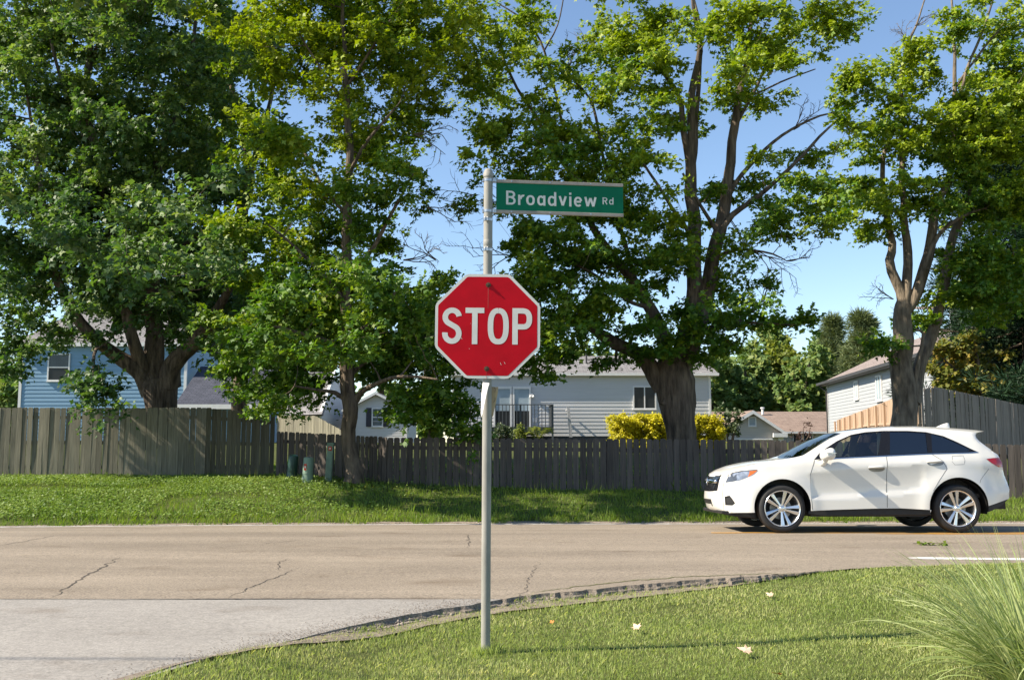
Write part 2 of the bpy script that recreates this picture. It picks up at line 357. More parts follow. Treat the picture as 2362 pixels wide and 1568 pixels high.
# road: main carriageway slab with a crumbled near edge
ri = [0]
xs = np.concatenate([np.arange(-160, -14, 6.), np.arange(-14, 16, .045), np.arange(16, 161, 6.)])
SIDE_Y = solve(500, 1380, rz).y
def jag(x): return .07*mnoise.noise((x*2.1, 1.3, 0))+.06*mnoise.noise((x*7.7, 4.1, 0))+.035*mnoise.noise((x*19., 7, 0))
rows = []
for x in xs:
    y0 = max(float(y_near(x)) if x > nex[3] else -1, SIDE_Y)
    fine = 1 if -14 <= x <= 16 else 0
    y0 += jag(x)*fine*(1 if y0 > SIDE_Y+.01 else .18); y1 = float(y_far(x))+fine*.4*jag(x*1.3+50)
    ys = [y0+(14.9-y0)*k/5 for k in range(6)]+[14.9+(y1-14.9)*k/2 for k in (1, 2)]
    rows.append([(x, y, rz(x, y)) for y in ys])
V = np.array(rows).reshape(-1, 3); n = 8; i = (np.arange(len(xs)-1)*n)[:, None]+np.arange(n-1)[None, :]
F = np.stack([i, i+n, i+n+1, i+1], -1).reshape(-1, 4)
road = tag(link('road', mesh_np('road', V, F), MT['road']), kind='structure')
def edge_face(rows):                                 # broken face of the slab edge
    vv, ff = [], []; rows = [r for r in rows if -1.75 < r[0][0] < 3.5]
    for r in rows:
        x, y, z = r[0]; st = .03+.97*float(ss((x+1.6)/.9)*ss((3.4-x)/1.6))
        w = (mnoise.noise((x*9, 3, 1))*.022+mnoise.noise((x*31, 5, 1))*.016)*(.12+.88*st); w2 = mnoise.noise((x*14, 8, 1))*.5+.5
        vv += [(x, y, z-.0005), (x, y-.012*st-abs(w)*1.3-.002, z-(.012+.03*w2)*st), (x, y-(.02+.05*w2)*st-abs(w)*2, z-.040*st+w*.5), (x, y-.075*st-abs(w)*2.5, z-.085*st-.008)]
    for k in range(len(rows)-1):
        for j in range(3): ff.append((k*4+j, k*4+4+j, k*4+5+j, k*4+1+j))
    return vv, ff
vv, ff = edge_face(rows)
o = link('road_edge', mesh_py('road_edge', vv, ff), MT['broken'], road)
# side street: pale sheet between SIDE_Y and the corner
rows = []
xs2 = np.concatenate([np.arange(-60, -9, 3.), np.arange(-9, float(np.interp(SIDE_Y, ney, nex)), .05)])
for x in xs2:
    y0 = -40. if x < -4.9 else float(y_near(x))+jag(x+9)*.8
    y0 = min(y0, SIDE_Y-.01); y1 = SIDE_Y+.02*jag(x)
    rows.append([(x, y0+(y1-y0)*k/6, rz(x, y0+(y1-y0)*k/6)-.003) for k in range(7)])
V = np.array(rows).reshape(-1, 3); n = 7; i = (np.arange(len(rows)-1)*n)[:, None]+np.arange(n-1)[None, :]
F = np.stack([i, i+n, i+n+1, i+1], -1).reshape(-1, 4)
side = tag(link('side_street', mesh_np('side_street', V, F), MT['side']), kind='structure')
vv, ff = edge_face([r for r in rows if r[0][1] > 2])
link('road_edge', mesh_py('road_edge', vv, ff), MT['broken'], side)
# strips on the road
def strip(name, P, w, matn, parent, dz=.004, wob=.0):
    P = [Vector(p) for p in P]; V = []; F = []
    for k, p in enumerate(P):
        t = P[min(k+1, len(P)-1)]-P[max(k-1, 0)]; t.z = 0; t.normalize(); q = Vector((-t.y, t.x, 0))
        ww = (w[k] if hasattr(w, '__len__') else w)*(1+wob*mnoise.noise((p.x*19, p.y*19, 2)))
        for s in (-1, 1):
            r = p+q*ww*s/2; V.append((r.x, r.y, rz(r.x, r.y)+dz))
    F = [(2*k, 2*k+1, 2*k+3, 2*k+2) for k in range(len(P)-1)]
    me = mesh_py(name, V, F)
    return link(name, me, MT[matn], parent)
def crack(D, w, matn='crack', name='crack', parent=None, amp=.025):
    w *= .52; P = lerp_poly([solve(u, v, rz) for u, v in D], .05)
    P = [p+Vector((mnoise.noise((p.x*6, p.y*6, 0)), mnoise.noise((p.x*6, p.y*6, 5)), 0))*amp*2+Vector((mnoise.noise((p.x*25, p.y*25, 0)), mnoise.noise((p.x*25, p.y*25, 5)), 0))*amp for p in P]
    n = len(P); ws = [w*(.25+.75*min(1, 4*k/n, 4*(n-1-k)/n))*(.7+.9*abs(mnoise.noise((k*.4, w*99, 1)))) for k in range(n)]
    return strip(name, P, ws, matn, parent or road, .0035, .4)
crack([(128,1377),(140,1362),(170,1345),(205,1325),(240,1306),(276,1284)], .035)
crack([(530,1376),(560,1362),(600,1345),(640,1330),(665,1318),(690,1310)], .026)
crack([(640,1312),(646,1296),(662,1288)], .026)
crack([(0,1258),(60,1247),(130,1234)], .03)
crack([(600,1255),(660,1248),(700,1243)], .025); crack([(500,1262),(560,1257)], .02)
crack([(0,1236),(300,1232),(600,1231),(1000,1231),(1400,1231),(1800,1230)], .012, amp=.01)
crack([(150,1272),(500,1268),(900,1266),(1300,1262)], .014, amp=.012)
crack([(1076,1232),(1082,1248),(1081,1262)], .03); crack([(1180,1395),(1195,1375),(1212,1360),(1216,1342),(1230,1318),(1242,1295)], .018)
crack([(1230,1368),(1330,1352),(1450,1340),(1560,1330),(1660,1327),(1760,1322),(1850,1322),(1900,1318)], .05, 'moss', 'weed_seam', amp=.03)
crack([(1240,1372),(1400,1357),(1600,1338),(1800,1326)], .02)
crack([(1700,1334),(1716,1322)], .02); crack([(1836,1332),(1850,1322)], .02)
crack([(0,1381),(250,1381.5),(560,1380.5),(800,1380),(1040,1379.5)], .04, 'crack', 'construction_joint', amp=.008)
crack([(1835,1262),(1870,1262)], .02, amp=.005)
# painted markings
yl = [solve(1640+k*(2480-1640)/60, 1228.3+.2*math.sin(k*.7), rz) for k in range(61)]
strip('yellow_line', yl, .16, 'yellow_line', road, .004, .25)
strip('yellow_line', [p+Vector((0, -.26, 0)) for p in yl[26:]], [.02+.13*min(1, k/4)*(.6 if k < 7 else 1) for k in range(len(yl)-26)], 'yellow_line', road, .004, .4)
wl = [solve(2095+k*(2500-2095)/40, 1286.5+k*.11, rz) for k in range(41)]
strip('white_line', wl, [.2*min(1, .3+k/5) for k in range(41)], 'white_line', road, .004, .25)
strip('white_line', [Vector((x, float(y_far(x))-.09, 0)) for x in np.arange(-15, 18, .12)], .13, 'white_line', road, .004, .7)
# gravel shoulders
def ribbon(name, xs, f0, f1, zf, n=6):
    rows = [[(x, f0(x)+(f1(x)-f0(x))*k/n, 0) for k in range(n+1)] for x in xs]
    V = np.array(rows).reshape(-1, 3); V[:, 2] = zf(V[:, 0], V[:, 1])
    i = (np.arange(len(xs)-1)*(n+1))[:, None]+np.arange(n)[None, :]
    return mesh_np(name, V, np.stack([i, i+n+1, i+n+2, i+1], -1).reshape(-1, 4))
def gravel_z(x, y):
    st = ss((x+1.6)/.9)*ss((3.4-x)/1.6); t = np.clip((y_near(x)-y)/np.maximum(.05, y_near(x)-y_grass(x)), 0, 1)
    lump = np.array([mnoise.noise((a*6, b*6, 2)) for a, b in zip(x, y)])*.010
    return (road_z(y)-.008-.044*st)*(1-t)+(hgt(x, y)+.014)*t+lump*(t > 0)-.03*(y > y_near(x))*st
gxs = np.arange(-4.8, 9, .05)
sh = tag(link('gravel_shoulder', ribbon('gravel_shoulder', gxs, lambda x: float(y_grass(x))-.22+.3*jag(x+31)-.1, lambda x: float(y_near(x))+.12, gravel_z), MT['gravel']), kind='structure')
tag(link('gravel_shoulder', ribbon('far_shoulder', np.arange(-30, 40, .15), lambda x: float(y_far(x))-.12, lambda x: float(y_far(x))+.42+jag(x), lambda x, y: np.maximum(hgt(x, y)+.012, road_z(y)-.035)), MT['gravel']), kind='structure')
spx = np.arange(-3.7, -1.7, .025); taper = lambda x: float(ss((-1.7-x)/.5))
tag(link('gravel_spill', ribbon('gravel_spill', spx, lambda x: float(y_grass(x))-.12, lambda x: float(y_near(x))+taper(x)*(.07+1.6*jag(x+77)+.05*mnoise.noise((x*40, 2, 2))), lambda x, y: np.maximum(road_z(y)+.004, hgt(x, y)+.016)), MT['gravel']), kind='structure')
# loose stones
def stones(name, pts, sizes, m):
    base = np.array([(1,0,0),(-1,0,0),(0,1,0),(0,-1,0),(0,0,.7),(0,0,-.5)])
    fc = np.array([(0,2,4),(2,1,4),(1,3,4),(3,0,4),(2,0,5),(1,2,5),(3,1,5),(0,3,5)])
    n = len(pts); V = base[None]*sizes[:, None, None]*(.6+.8*rng.random((n, 6, 1)))
    a = rng.random(n)*6.28; c, s = np.cos(a)[:, None], np.sin(a)[:, None]
    V = np.stack([V[..., 0]*c-V[..., 1]*s, V[..., 0]*s+V[..., 1]*c, V[..., 2]], -1)+pts[:, None]
    F = fc[None]+(np.arange(n)*6)[:, None, None]
    return tag(link(name, mesh_np(name, V.reshape(-1, 3), F.reshape(-1, 3)), m), kind='stuff')
x = rng.uniform(-3.2, 5.5, 9000); yn, yg = y_near(x), y_grass(x)
y = yg-.08+(yn-yg+.1)*rng.random(9000)
m_ = (y < yn+.0); x, y = x[m_], y[m_]
stones('loose_gravel', np.stack([x, y, gravel_z(x, y)+.003], -1), rng.uniform(.004, .011, len(x))*(1+1.2*(rng.random(len(x)) < .06)), MT['pebble'])
x = rng.uniform(-4, -.2, 4200); y = y_near(x)+.5*np.abs(rng.normal(0, .5, 4200)); m_ = y < SIDE_Y; x, y = x[m_], y[m_]
stones('scattered_grit', np.stack([x, y, road_z(y)+.002], -1), rng.uniform(.002, .006, len(x)), MT['pebble'])
x = rng.uniform(-12, 13, 2500); y = y_far(x)+rng.uniform(.0, .35, 2500)
stones('verge_grit', np.stack([x, y, np.maximum(hgt(x, y), road_z(y)-.03)+.014], -1), rng.uniform(.008, .02, len(x)), MT['pebble'])

# ------------------------------------------------------------------ fences
def picket_mesh(name, w, t, h, ear, m, loc_noise=0):
    e = ear
    prof = [(-w/2, 0), (w/2, 0), (w/2, h-e), (w/2-e*.9, h), (-w/2+e*.9, h), (-w/2, h-e)]
    V = [(x, -t/2, z) for x, z in prof]+[(x, t/2, z) for x, z in prof]; n = 6
    F = [tuple(range(n)), tuple(range(2*n-1, n-1, -1))]+[(i, i+n, (i+1) % n+n, (i+1) % n) for i in range(n)]
    me = mesh_py(name, V, F); me.materials.append(m); return me
def fence(label, path, pitch, w, top, m, ear=.03, height=None, rails=(.3, .75), gapvar=.006, group=None, lean=.010, t=.018, extra_post=True):
    """path: list of (x, y); top: function (x, y) -> z of the picket tops"""
    x0, y0 = path[0]; root = thing('picket_fence', (x0, y0, H(x0, y0)), label, 'fence', group)
    me = [picket_mesh('picket', w*(1+d), t, 1.0, ear/(height or 1.2), m) for d in (0, .05, -.06, -.02)]
    for me_ in me: pass
    for (ax, ay), (bx, by) in zip(path[:-1], path[1:]):
        L = math.hypot(bx-ax, by-ay); n = max(1, int(L/pitch)); ang = math.atan2(by-ay, bx-ax)
        for k in range(n):
            f = (k+.5)/n; x = ax+(bx-ax)*f; y = ay+(by-ay)*f
            zt = top(x, y)+random.uniform(-.010, .010); zb = min(H(x, y), zt-.5)-.03
            o = bpy.data.objects.new('picket', random.choice(me)); COL.objects.link(o); o.parent = root
            o.location = Vector((x+random.uniform(-1, 1)*gapvar, y+random.uniform(-.006, .006), zb))-root.location
            o.rotation_euler = (random.gauss(0, lean*.6), random.gauss(0, lean*.7), ang+random.gauss(0, .03)); o.scale = (1, 1, zt-zb)
        nx_, ny2 = -math.sin(ang), math.cos(ang)
        if ny2 < 0: nx_, ny2 = -nx_, -ny2
        for r in rails:
            seg = max(1, round(L/2.4)); mb = MB()
            for k in range(seg):
                p = []
                for f in (k/seg, (k+1)/seg):
                    x = ax+(bx-ax)*f; y = ay+(by-ay)*f; zt = top(x, y); zb = min(H(x, y), zt-.5)
                    p.append(Vector((x+nx_*.035, y+ny2*.035, zb+(zt-zb)*r)))
                d = p[1]-p[0]; R = Matrix.Rotation(ang, 3, 'Z') @ Matrix.Rotation(-math.atan2(d.z, math.hypot(d.x, d.y)), 3, 'Y')
                mb.box((p[0]+p[1])/2, (d.length-.01, .038, .088), R)
            mb.build('rail', m, root)
        seg = max(1, round(L/2.4))
        for k in range(seg+1):
            f = k/seg; x = ax+(bx-ax)*f+nx_*.105; y = ay+(by-ay)*f+ny2*.105; zt = top(x-nx_*.1, y-ny2*.1)
            MB().bbox((x-.045, y-.045, H(x, y)-.1), (x+.045, y+.045, zt-.06)).build('fence_post', m, root)
    return root
lin = lambda P: (lambda x, y: float(np.interp(x, [p[0] for p in P], [p[1] for p in P])))
zt_at = lambda u, v, Y: at(u, v, Y).z
a, b, c = at(-60, 940, 25.9), at(477, 940, 25.9), at(634, 955, 27.4)
fence('tall weathered grey board fence beneath the big left maple, streaked with sunlight', [(a.x, a.y), (b.x, b.y), (c.x, c.y)], .140, .136,
      lin([(a.x, a.z), (b.x, b.z), (c.x, c.z)]), MT['fence_grey'], .032, 1.8, (.15, .5, .86), .004, 'wooden board fences along the verge')
a, b, c, d = at(639, 994, 26.3), at(892, 1008, 23.5), at(1660, 1013, 23.3), at(2420, 1026, 22.4)
fence('long low dark brown picket fence with gaps, running behind the stop sign and the car', [(a.x, a.y), (b.x, b.y), (c.x, c.y), (d.x, d.y)], .154, .138,
      lin([(a.x, a.z), (b.x, b.z), (c.x, c.z), (d.x, d.z)]), MT['fence_brown'], .034, 1.15, (.24, .78), .006, 'wooden board fences along the verge')
# fence round the yard of the right-hand house
a, b = at(1929, 969, 62), at(2124, 898, 36.5); c, d = at(2156, 892, 37), at(2520, 966, 41)
fence('tall cedar fence with boards coloured sunlit orange beside the grey house on the right', [(a.x, a.y), (b.x-.12, b.y)], .15, .147, lin([(a.x, a.z), (b.x, b.z)][::-1]), MT['fence_sunlit'], .01, 2.2, (.5,), .002)
fence('tall cedar fence with boards coloured grey for shade behind the white car, dappled with sun', [(b.x, b.y), (c.x, c.y), (d.x, d.y)], .146, .143, lin([(b.x, b.z), (c.x, c.z), (d.x, d.z)]), MT['fence_shaded'], .012, 2.2, (.3, .7), .002)
a, b = at(640, 942, 48), at(800, 998, 40)
fence('weathered grey boards of the slanting fence behind the middle maple', [(a.x, a.y), (b.x, b.y)], .15, .146, lin([(a.x, at(640, 958, 48).z), (at(735, 958, 44).x, at(735, 960, 44).z), (b.x, b.z)]), MT['fence_grey'], .012, 1.8, (.5,), .002)

# ------------------------------------------------------------------ houses
def board_wall(root, p0, p1, z0, z1, m, reveal=.2, slopes=None, out=None, thick=.018):
    """lapped siding boards; p0->p1 along the wall seen left to right from outside; slopes: f(z)->(t0,t1) visible part of the width"""
    p0 = Vector((p0[0], p0[1], 0)); p1 = Vector((p1[0], p1[1], 0)); d = p1-p0; L = d.length; d.normalize()
    n = Vector((d.y, -d.x, 0)); o0 = root_of(root)
    pts = [p0, p1]
    core = MB()                                      # sheathing behind the boards
    if slopes is None: core.prism([p0+Vector((0, 0, z0)), p1+Vector((0, 0, z0)), p1+Vector((0, 0, z1)), p0+Vector((0, 0, z1))], -n*.12)
    else:
        N = 12; zs = [z0+(z1-z0)*k/N for k in range(N+1)]
        poly = [p0+d*(L*slopes(z)[1])+Vector((0, 0, z)) for z in zs]+[p0+d*(L*slopes(z)[0])+Vector((0, 0, z)) for z in reversed(zs)]
        core.prism(poly, -n*.12)
    core.build('wall', m, root)
    k = 0; z = z0; cache = {}
    while z < z1-.03:
        h = min(reveal, z1-z); t0, t1 = (0, 1) if slopes is None else slopes(z+h*.5)
        if t1-t0 > .02:
            a = p0+d*L*t0; b = p0+d*L*t1; key = (round(t0, 4), round(t1, 4), round(h, 3))
            if key not in cache:
                q = [a+n*.004+Vector((0, 0, h)), a+n*(thick+.006), a+n*.004, b+n*.004+Vector((0, 0, h)), b+n*(thick+.006), b+n*.004]
                q = [v-a for v in q]
                me = mesh_py('siding_board', q, [(0, 1, 4, 3), (1, 2, 5, 4), (0, 2, 1), (3, 4, 5), (2, 0, 3, 5)]); me.materials.append(m)
                bm = bmesh.new(); bm.from_mesh(me); bmesh.ops.recalc_face_normals(bm, faces=bm.faces); bm.to_mesh(me); bm.free(); cache[key] = me
            o = bpy.data.objects.new('siding_board', cache[key]); COL.objects.link(o); o.parent = root; o.location = a+Vector((0, 0, z))-o0
        z += reveal
    return n, d
def window(root, c, d, n, w, h, frame, panem, split='v', fw=.07, mull=None, shutters=None):
    """c: centre on the wall face; d: along the wall; n: outward"""
    R = Matrix((d, n, Vector((0, 0, 1)))).transposed(); c = Vector(c)
    P = lambda x, y, z: c+d*x+n*y+Vector((0, 0, z))
    f = MB()
    for s in (-1, 1):
        f.box(P(s*(w/2+fw/2), .035, 0), (fw, .07, h+2*fw), R); f.box(P(0, .035, s*(h/2+fw/2)), (w, .07, fw), R)
    fo = f.build('window', frame, root)
    MB().box(P(0, .028, 0), (w, .012, h), R).build('pane', panem, fo)
    s_ = MB()
    if split == 'v': s_.box(P(0, .05, 0), (.06, .03, h), R)
    if split == 'h': s_.box(P(0, .05, 0), (w, .03, .06), R)
    for mx, mz in (mull or []):
        s_.box(P(mx*w/2 if mx else 0, .045, mz*h/2 if mz else 0), (.022 if mz == 0 else w, .02, h if mz == 0 else .022), R)
    s_.build('window_bar', frame, fo)
    MB().box(P(0, .05, -h/2-fw-.02), (w+2*fw+.06, .10, .035), R).build('sill', frame, fo)
    if shutters:
        for s in (-1, 1):
            sh = MB(); x = s*(w/2+fw+shutters/2+.02)
            sh.box(P(x, .03, 0), (shutters, .03, h+2*fw), R)
            so = sh.build('shutter', MT['shutter'], root); sl = MB()
            for k in range(12): sl.box(P(x, .052, -h/2+h*(k+.5)/12), (shutters*.75, .012, h/20), R)
            sl.build('louvres', MT['shutter'], so)
    return fo
def slab_roof(root, q, m, thick=.12, name='roof'):
    """q: four corners eave-left, eave-right, ridge-right, ridge-left"""
    q = [Vector(p) for p in q]; o0 = root_of(root)
    nrm = (q[1]-q[0]).cross(q[3]-q[0]).normalized()
    if nrm.z < 0: nrm = -nrm
    V = [p-o0 for p in q]+[p-nrm*thick-o0 for p in q]
    me = mesh_py(name, V, [(0, 1, 2, 3), (7, 6, 5, 4), (0, 4, 5, 1), (1, 5, 6, 2), (2, 6, 7, 3), (3, 7, 4, 0)])
    uv = me.uv_layers.new(name='UVMap'); ex = (q[1]-q[0]).normalized(); ey = nrm.cross(ex)
    for lp in me.loops:
        p = Vector(me.vertices[lp.vertex_index].co)+o0-q[0]; uv.data[lp.index].uv = (p.dot(ex), p.dot(ey))
    return link(name, me, m, root)
ZUP = Vector((0, 0, 1))
# --- central grey house
Yc = 54.
pl, pr = at(1045, 1000, Yc), at(1637, 1000, Yc); eave = at(1340, 866, Yc).z
h3 = thing('grey_house', ((pl.x+pr.x)/2, Yc, 1.4), 'long single storey pale grey house with a deck, behind the stop sign', 'house')
n, d = board_wall(h3, (pl.x, Yc), (pr.x, Yc), 1.85, eave, MT['side_grey'])
MB().bbox((pl.x+.02, Yc+.02, .9), (pr.x-.02, Yc+9, 1.85)).build('foundation', MT['deck'], h3)
MB().bbox((pl.x-.0, Yc+.13, 1.85), (pr.x, Yc+9, eave)).build('wall', MT['side_grey'], h3)
for x in (pl.x-.03, pr.x+.03): MB().bbox((x-.06, Yc-.05, 1.85), (x+.06, Yc+.06, eave)).build('corner_board', MT['trim'], h3)
el, er = pl.x-.6, pr.x+.5; ridge = at(1340, 821, Yc+4.6).z
slab_roof(h3, [(el, Yc-.2, eave+.10), (er, Yc-.2, eave+.10), (er, Yc+4.6, ridge), (el, Yc+4.6, ridge)], MT['roof_grey'])
slab_roof(h3, [(el, Yc+9.6, eave+.10), (er, Yc+9.6, eave+.10), (er, Yc+4.6, ridge), (el, Yc+4.6, ridge)], MT['roof_grey'])
MB().bbox((el, Yc-.31, eave-.02), (er, Yc-.21, eave+.12)).build('gutter', MT['trim'], h3)
MB().bbox((el, Yc-.2, eave-.04), (er, Yc-.05, eave-.005)).build('soffit', MT['trim'], h3)
for u, v in ((1290, 830), (1352, 826)):
    p = at(u, v+14, Yc+2.4); zz = eave+.1+(ridge-eave-.1)*(2.9/5.1)
    MB().lathe((p.x, p.y, zz-.1), [(.05, 0), (.05, .75 if u > 1300 else .5), (.0, .75 if u > 1300 else .5)], 10).build('vent_pipe', MT['dark_trim'], h3)
MB().bbox((at(1205, 0, Yc).x-.25, Yc+1.7, eave+.7), (at(1205, 0, Yc).x+.25, Yc+2.1, eave+1.1)).build('roof_vent', MT['dark_trim'], h3)
c = at(1486, 917, Yc-.03); window(h3, (c.x, Yc-.02, c.z), d, n, 1.12, 1.12, MT['trim'], MT['pane_dark'])
# sliding patio doors
for u0, u1, mid in ((1142, 1176, 0), (1186, 1220, 0)):
    a, b = at(u0, 984, Yc), at(u1, 897, Yc); cx = (a.x+b.x)/2; w = b.x-a.x
    f = MB()
    for s in (-1, 1): f.bbox((cx+s*w/2-.09*(s < 0)-.0, Yc-.10, a.z), (cx+s*w/2+.09*(s > 0), Yc-.03, b.z))
    f.bbox((cx-w/2-.09, Yc-.10, b.z), (cx+w/2+.09, Yc-.03, b.z+.14)); f.bbox((cx-w/2-.09, Yc-.10, a.z-.08), (cx+w/2+.09, Yc-.03, a.z))
    fo = f.build('patio_door', MT['trim'], h3)
    zm = a.z+.42*(b.z-a.z)
    MB().bbox((cx-w/2, Yc-.06, zm), (cx+w/2, Yc-.045, b.z)).build('pane', MT['pane_blue'], fo)
    MB().bbox((cx-w/2, Yc-.06, a.z), (cx+w/2, Yc-.045, zm)).build('pane', MT['pane_dark'], fo)
p = at(1226, 912, Yc)
lf = MB(); lf.box((p.x, Yc-.06, p.z), (.1, .08, .22)); lf.lathe((p.x-.07, Yc-.16, p.z-.08), [(.02, .1), (.07, 0), (.0, .0)], 10); lf.lathe((p.x+.09, Yc-.16, p.z-.08), [(.02, .1), (.07, 0), (0, 0)], 10)
lf.build('porch_light', MT['trim'], h3)
p = at(1232, 968, Yc); ob = MB(); ob.bbox((p.x-.11, Yc-.05, p.z-.13), (p.x+.11, Yc-.03, p.z+.13)); ob.build('outlet_cover', MT['trim'], h3)
# deck, standing against the house
dl, dr = at(1060, 960, Yc-3.2), at(1274, 960, Yc-3.2); zd = at(1200, 984, Yc-3.2).z; zr_ = at(1200, 932, Yc-3.2).z
dk = thing('deck', ((dl.x+dr.x)/2, Yc-1.7, 1.2), 'raised dark grey wooden deck with baluster railing at the patio doors', 'deck')
for k in range(21):
    y = Yc-3.2+(3.0*k)/21; MB().bbox((dl.x, y, zd-.04), (dr.x, y+.135, zd)).build('plank', MT['deck'], dk)
MB().bbox((dl.x-.02, Yc-3.27, zd-.30), (dr.x+.02, Yc-3.21, zd-.005)).build('rim_joist', MT['deck'], dk)
MB().bbox((dl.x-.05, Yc-3.30, zr_-.045), (dr.x+.05, Yc-3.14, zr_)).build('handrail', MT['deck'], dk)
MB().bbox((dr.x-.10, Yc-3.13, zr_-.045), (dr.x+.05, Yc-.2, zr_)).build('handrail', MT['deck'], dk)
nb = 26
for k in range(nb+1):
    x = dl.x+(dr.x-dl.x)*k/nb
    if k in (0, 8, 17, nb): MB().bbox((x-.05, Yc-3.26, H(x, Yc-3.2)-.2), (x+.05, Yc-3.16, zr_-.05)).build('deck_post', MT['deck'], dk)
    else: MB().bbox((x-.02, Yc-3.32, zd-.16), (x+.02, Yc-3.275, zr_-.05)).build('baluster', MT['deck'], dk)
for k in range(1, 19):
    y = Yc-3.2+2.9*k/19; MB().bbox((dr.x-.045, y-.02, zd-.1), (dr.x-.005, y+.02, zr_-.05)).build('baluster', MT['deck'], dk)
st = thing('stair_newel', (at(1313, 990, Yc-2.6).x, Yc-2.6, 1.4), 'pale leaning handrail post of the steps beside the deck', 'post')
a, b = at(1310, 938, Yc-2.6), at(1316, 1008, Yc-2.6)
sm = MB(); sm.prism([(a.x-.07, a.y, a.z), (a.x+.07, a.y, a.z-.03), (b.x+.09, b.y, b.z), (b.x-.07, b.y, b.z)], (0, .12, 0)); sm.build('newel_board', MT['deck_pale'], st)
sm = MB(); sm.tube([(a.x+.03, a.y+.1, a.z-.1), (a.x+.02, Yc-.15, a.z-.1)], .045, 6); sm.build('handrail', MT['deck_pale'], st)

# --- blue house on the left
Yb = 51.
pl, pr = at(46, 940, Yb), at(424, 940, Yb); eave = at(200, 797, Yb).z
h1 = thing('blue_house', ((pl.x+pr.x)/2, Yb, 1.4), 'two storey blue house with a dark garage roof, behind the left maple', 'house')
n, d = board_wall(h1, (pl.x, Yb), (pr.x, Yb), 1.6, eave, MT['side_blue'])
MB().bbox((pl.x, Yb+.13, .9), (pr.x, Yb+8, eave)).build('wall', MT['side_blue'], h1)
for x in (pl.x-.03, pr.x+.03): MB().bbox((x-.07, Yb-.05, 1.5), (x+.07, Yb+.06, eave)).build('corner_board', MT['trim'], h1)
el, er = pl.x-.55, pr.x+.5; rz1 = at(250, 742, Yb+4).z
slab_roof(h1, [(el, Yb-.2, eave+.1), (er, Yb-.2, eave+.1), (er-1.5, Yb+4, rz1+.6), (el+1.5, Yb+4, rz1+.6)], MT['roof_grey'])
slab_roof(h1, [(el, Yb+8.5, eave+.1), (er, Yb+8.5, eave+.1), (er-1.5, Yb+4, rz1+.6), (el+1.5, Yb+4, rz1+.6)], MT['roof_grey'])
MB().bbox((el, Yb-.31, eave-.06), (er, Yb-.21, eave+.13)).build('gutter', MT['trim'], h1)
MB().bbox((el, Yb-.2, eave-.05), (er, Yb-.05, eave-.005)).build('soffit', MT['trim'], h1)
c = at(136, 847, Yb-.03); fo = window(h1, (c.x, Yb-.02, c.z), d, n, 1.0, 1.28, MT['trim'], MT['pane_dark'], 'h')
cb = MB(); cb.bbox((c.x-.48, Yb-.062, c.z+.05), (c.x+.48, Yb-.056, c.z+.62)); 
cb = MB()
for k in range(14): cb.bbox((c.x-.48, Yb-.064, c.z+.05+k*.042), (c.x+.48, Yb-.056, c.z+.075+k*.042))
cb.build('blind', MT['pane_grey'], fo)
ga, gb = at(409, 938, Yb-3), at(600, 938, Yb-3); gt = at(480, 845, Yb+1.5)
slab_roof(h1, [(ga.x, Yb-3.4, ga.z+.1), (gb.x, Yb-3.4, gb.z+.1), (gb.x, Yb+1.5, gt.z), (at(440, 0, Yb).x+.7, Yb+1.5, gt.z)], MT['roof_navy'], name='garage_roof')
MB().bbox((ga.x, Yb-3.52, ga.z-.12), (gb.x, Yb-3.41, ga.z+.1)).build('gutter', MT['trim'], h1)
MB().bbox((ga.x+.3, Yb-3.0, 1.2), (gb.x, Yb+1.4, ga.z-.02)).build('garage_wall', MT['side_blue'], h1)

# --- white house with gables behind the middle maple
Yw = 68.
pl, pr = at(800, 990, Yw), at(937, 990, Yw); ze = at(900, 942, Yw).z; zp = at(868, 908, Yw).z
h2 = thing('white_house', ((pl.x+pr.x)/2, Yw, .8), 'white gabled house with dark shuttered window, seen past the middle trunk', 'house')
n, d = board_wall(h2, (pl.x, Yw), (pr.x, Yw), .6, ze, MT['side_white'], .16)
apx = (at(868, 908, Yw).x-pl.x)/(pr.x-pl.x)
board_wall(h2, (pl.x, Yw), (pr.x, Yw), ze, zp, MT['side_white'], .16, lambda z: (apx*(z-ze)/(zp-ze), 1-(1-apx)*(z-ze)/(zp-ze)))
MB().bbox((pl.x, Yw+.13, .3), (pr.x, Yw+7, ze)).build('wall', MT['side_white'], h2)
ax = pl.x+apx*(pr.x-pl.x)
slab_roof(h2, [(pr.x+.35, Yw-.4, ze-.12), (pr.x+.35, Yw+7, ze-.12), (ax, Yw+7, zp+.12), (ax, Yw-.4, zp+.12)], MT['roof_grey'], .16)
slab_roof(h2, [(pl.x-.35, Yw-.4, ze-.12), (pl.x-.35, Yw+7, ze-.12), (ax, Yw+7, zp+.12), (ax, Yw-.4, zp+.12)], MT['roof_grey'], .16)
rk = MB()
for x1, s in ((pr.x+.38, 1), (pl.x-.38, -1)):
    rk.prism([(x1, Yw-.44, ze-.3), (ax, Yw-.44, zp-.06), (ax, Yw-.44, zp+.10), (x1, Yw-.44, ze-.13)], (0, .035, 0))
rk.build('rake_board', MT['trim'], h2)
MB().bbox((pr.x-1.0, Yw-.42, ze-.32), (pr.x+.4, Yw-.05, ze-.10)).build('eave_return', MT['trim'], h2)
MB().bbox((pr.x-.08, Yw-.05, .6), (pr.x+.05, Yw+.06, ze-.33)).build('corner_board', MT['trim'], h2)
c = at(870.5, 962, Yw); window(h2, (c.x, Yw-.03, c.z), d, n, .62, 1.12, MT['trim'], MT['pane_grey'], 'h', .08, [(0, .5), (0, -.5)], .36)
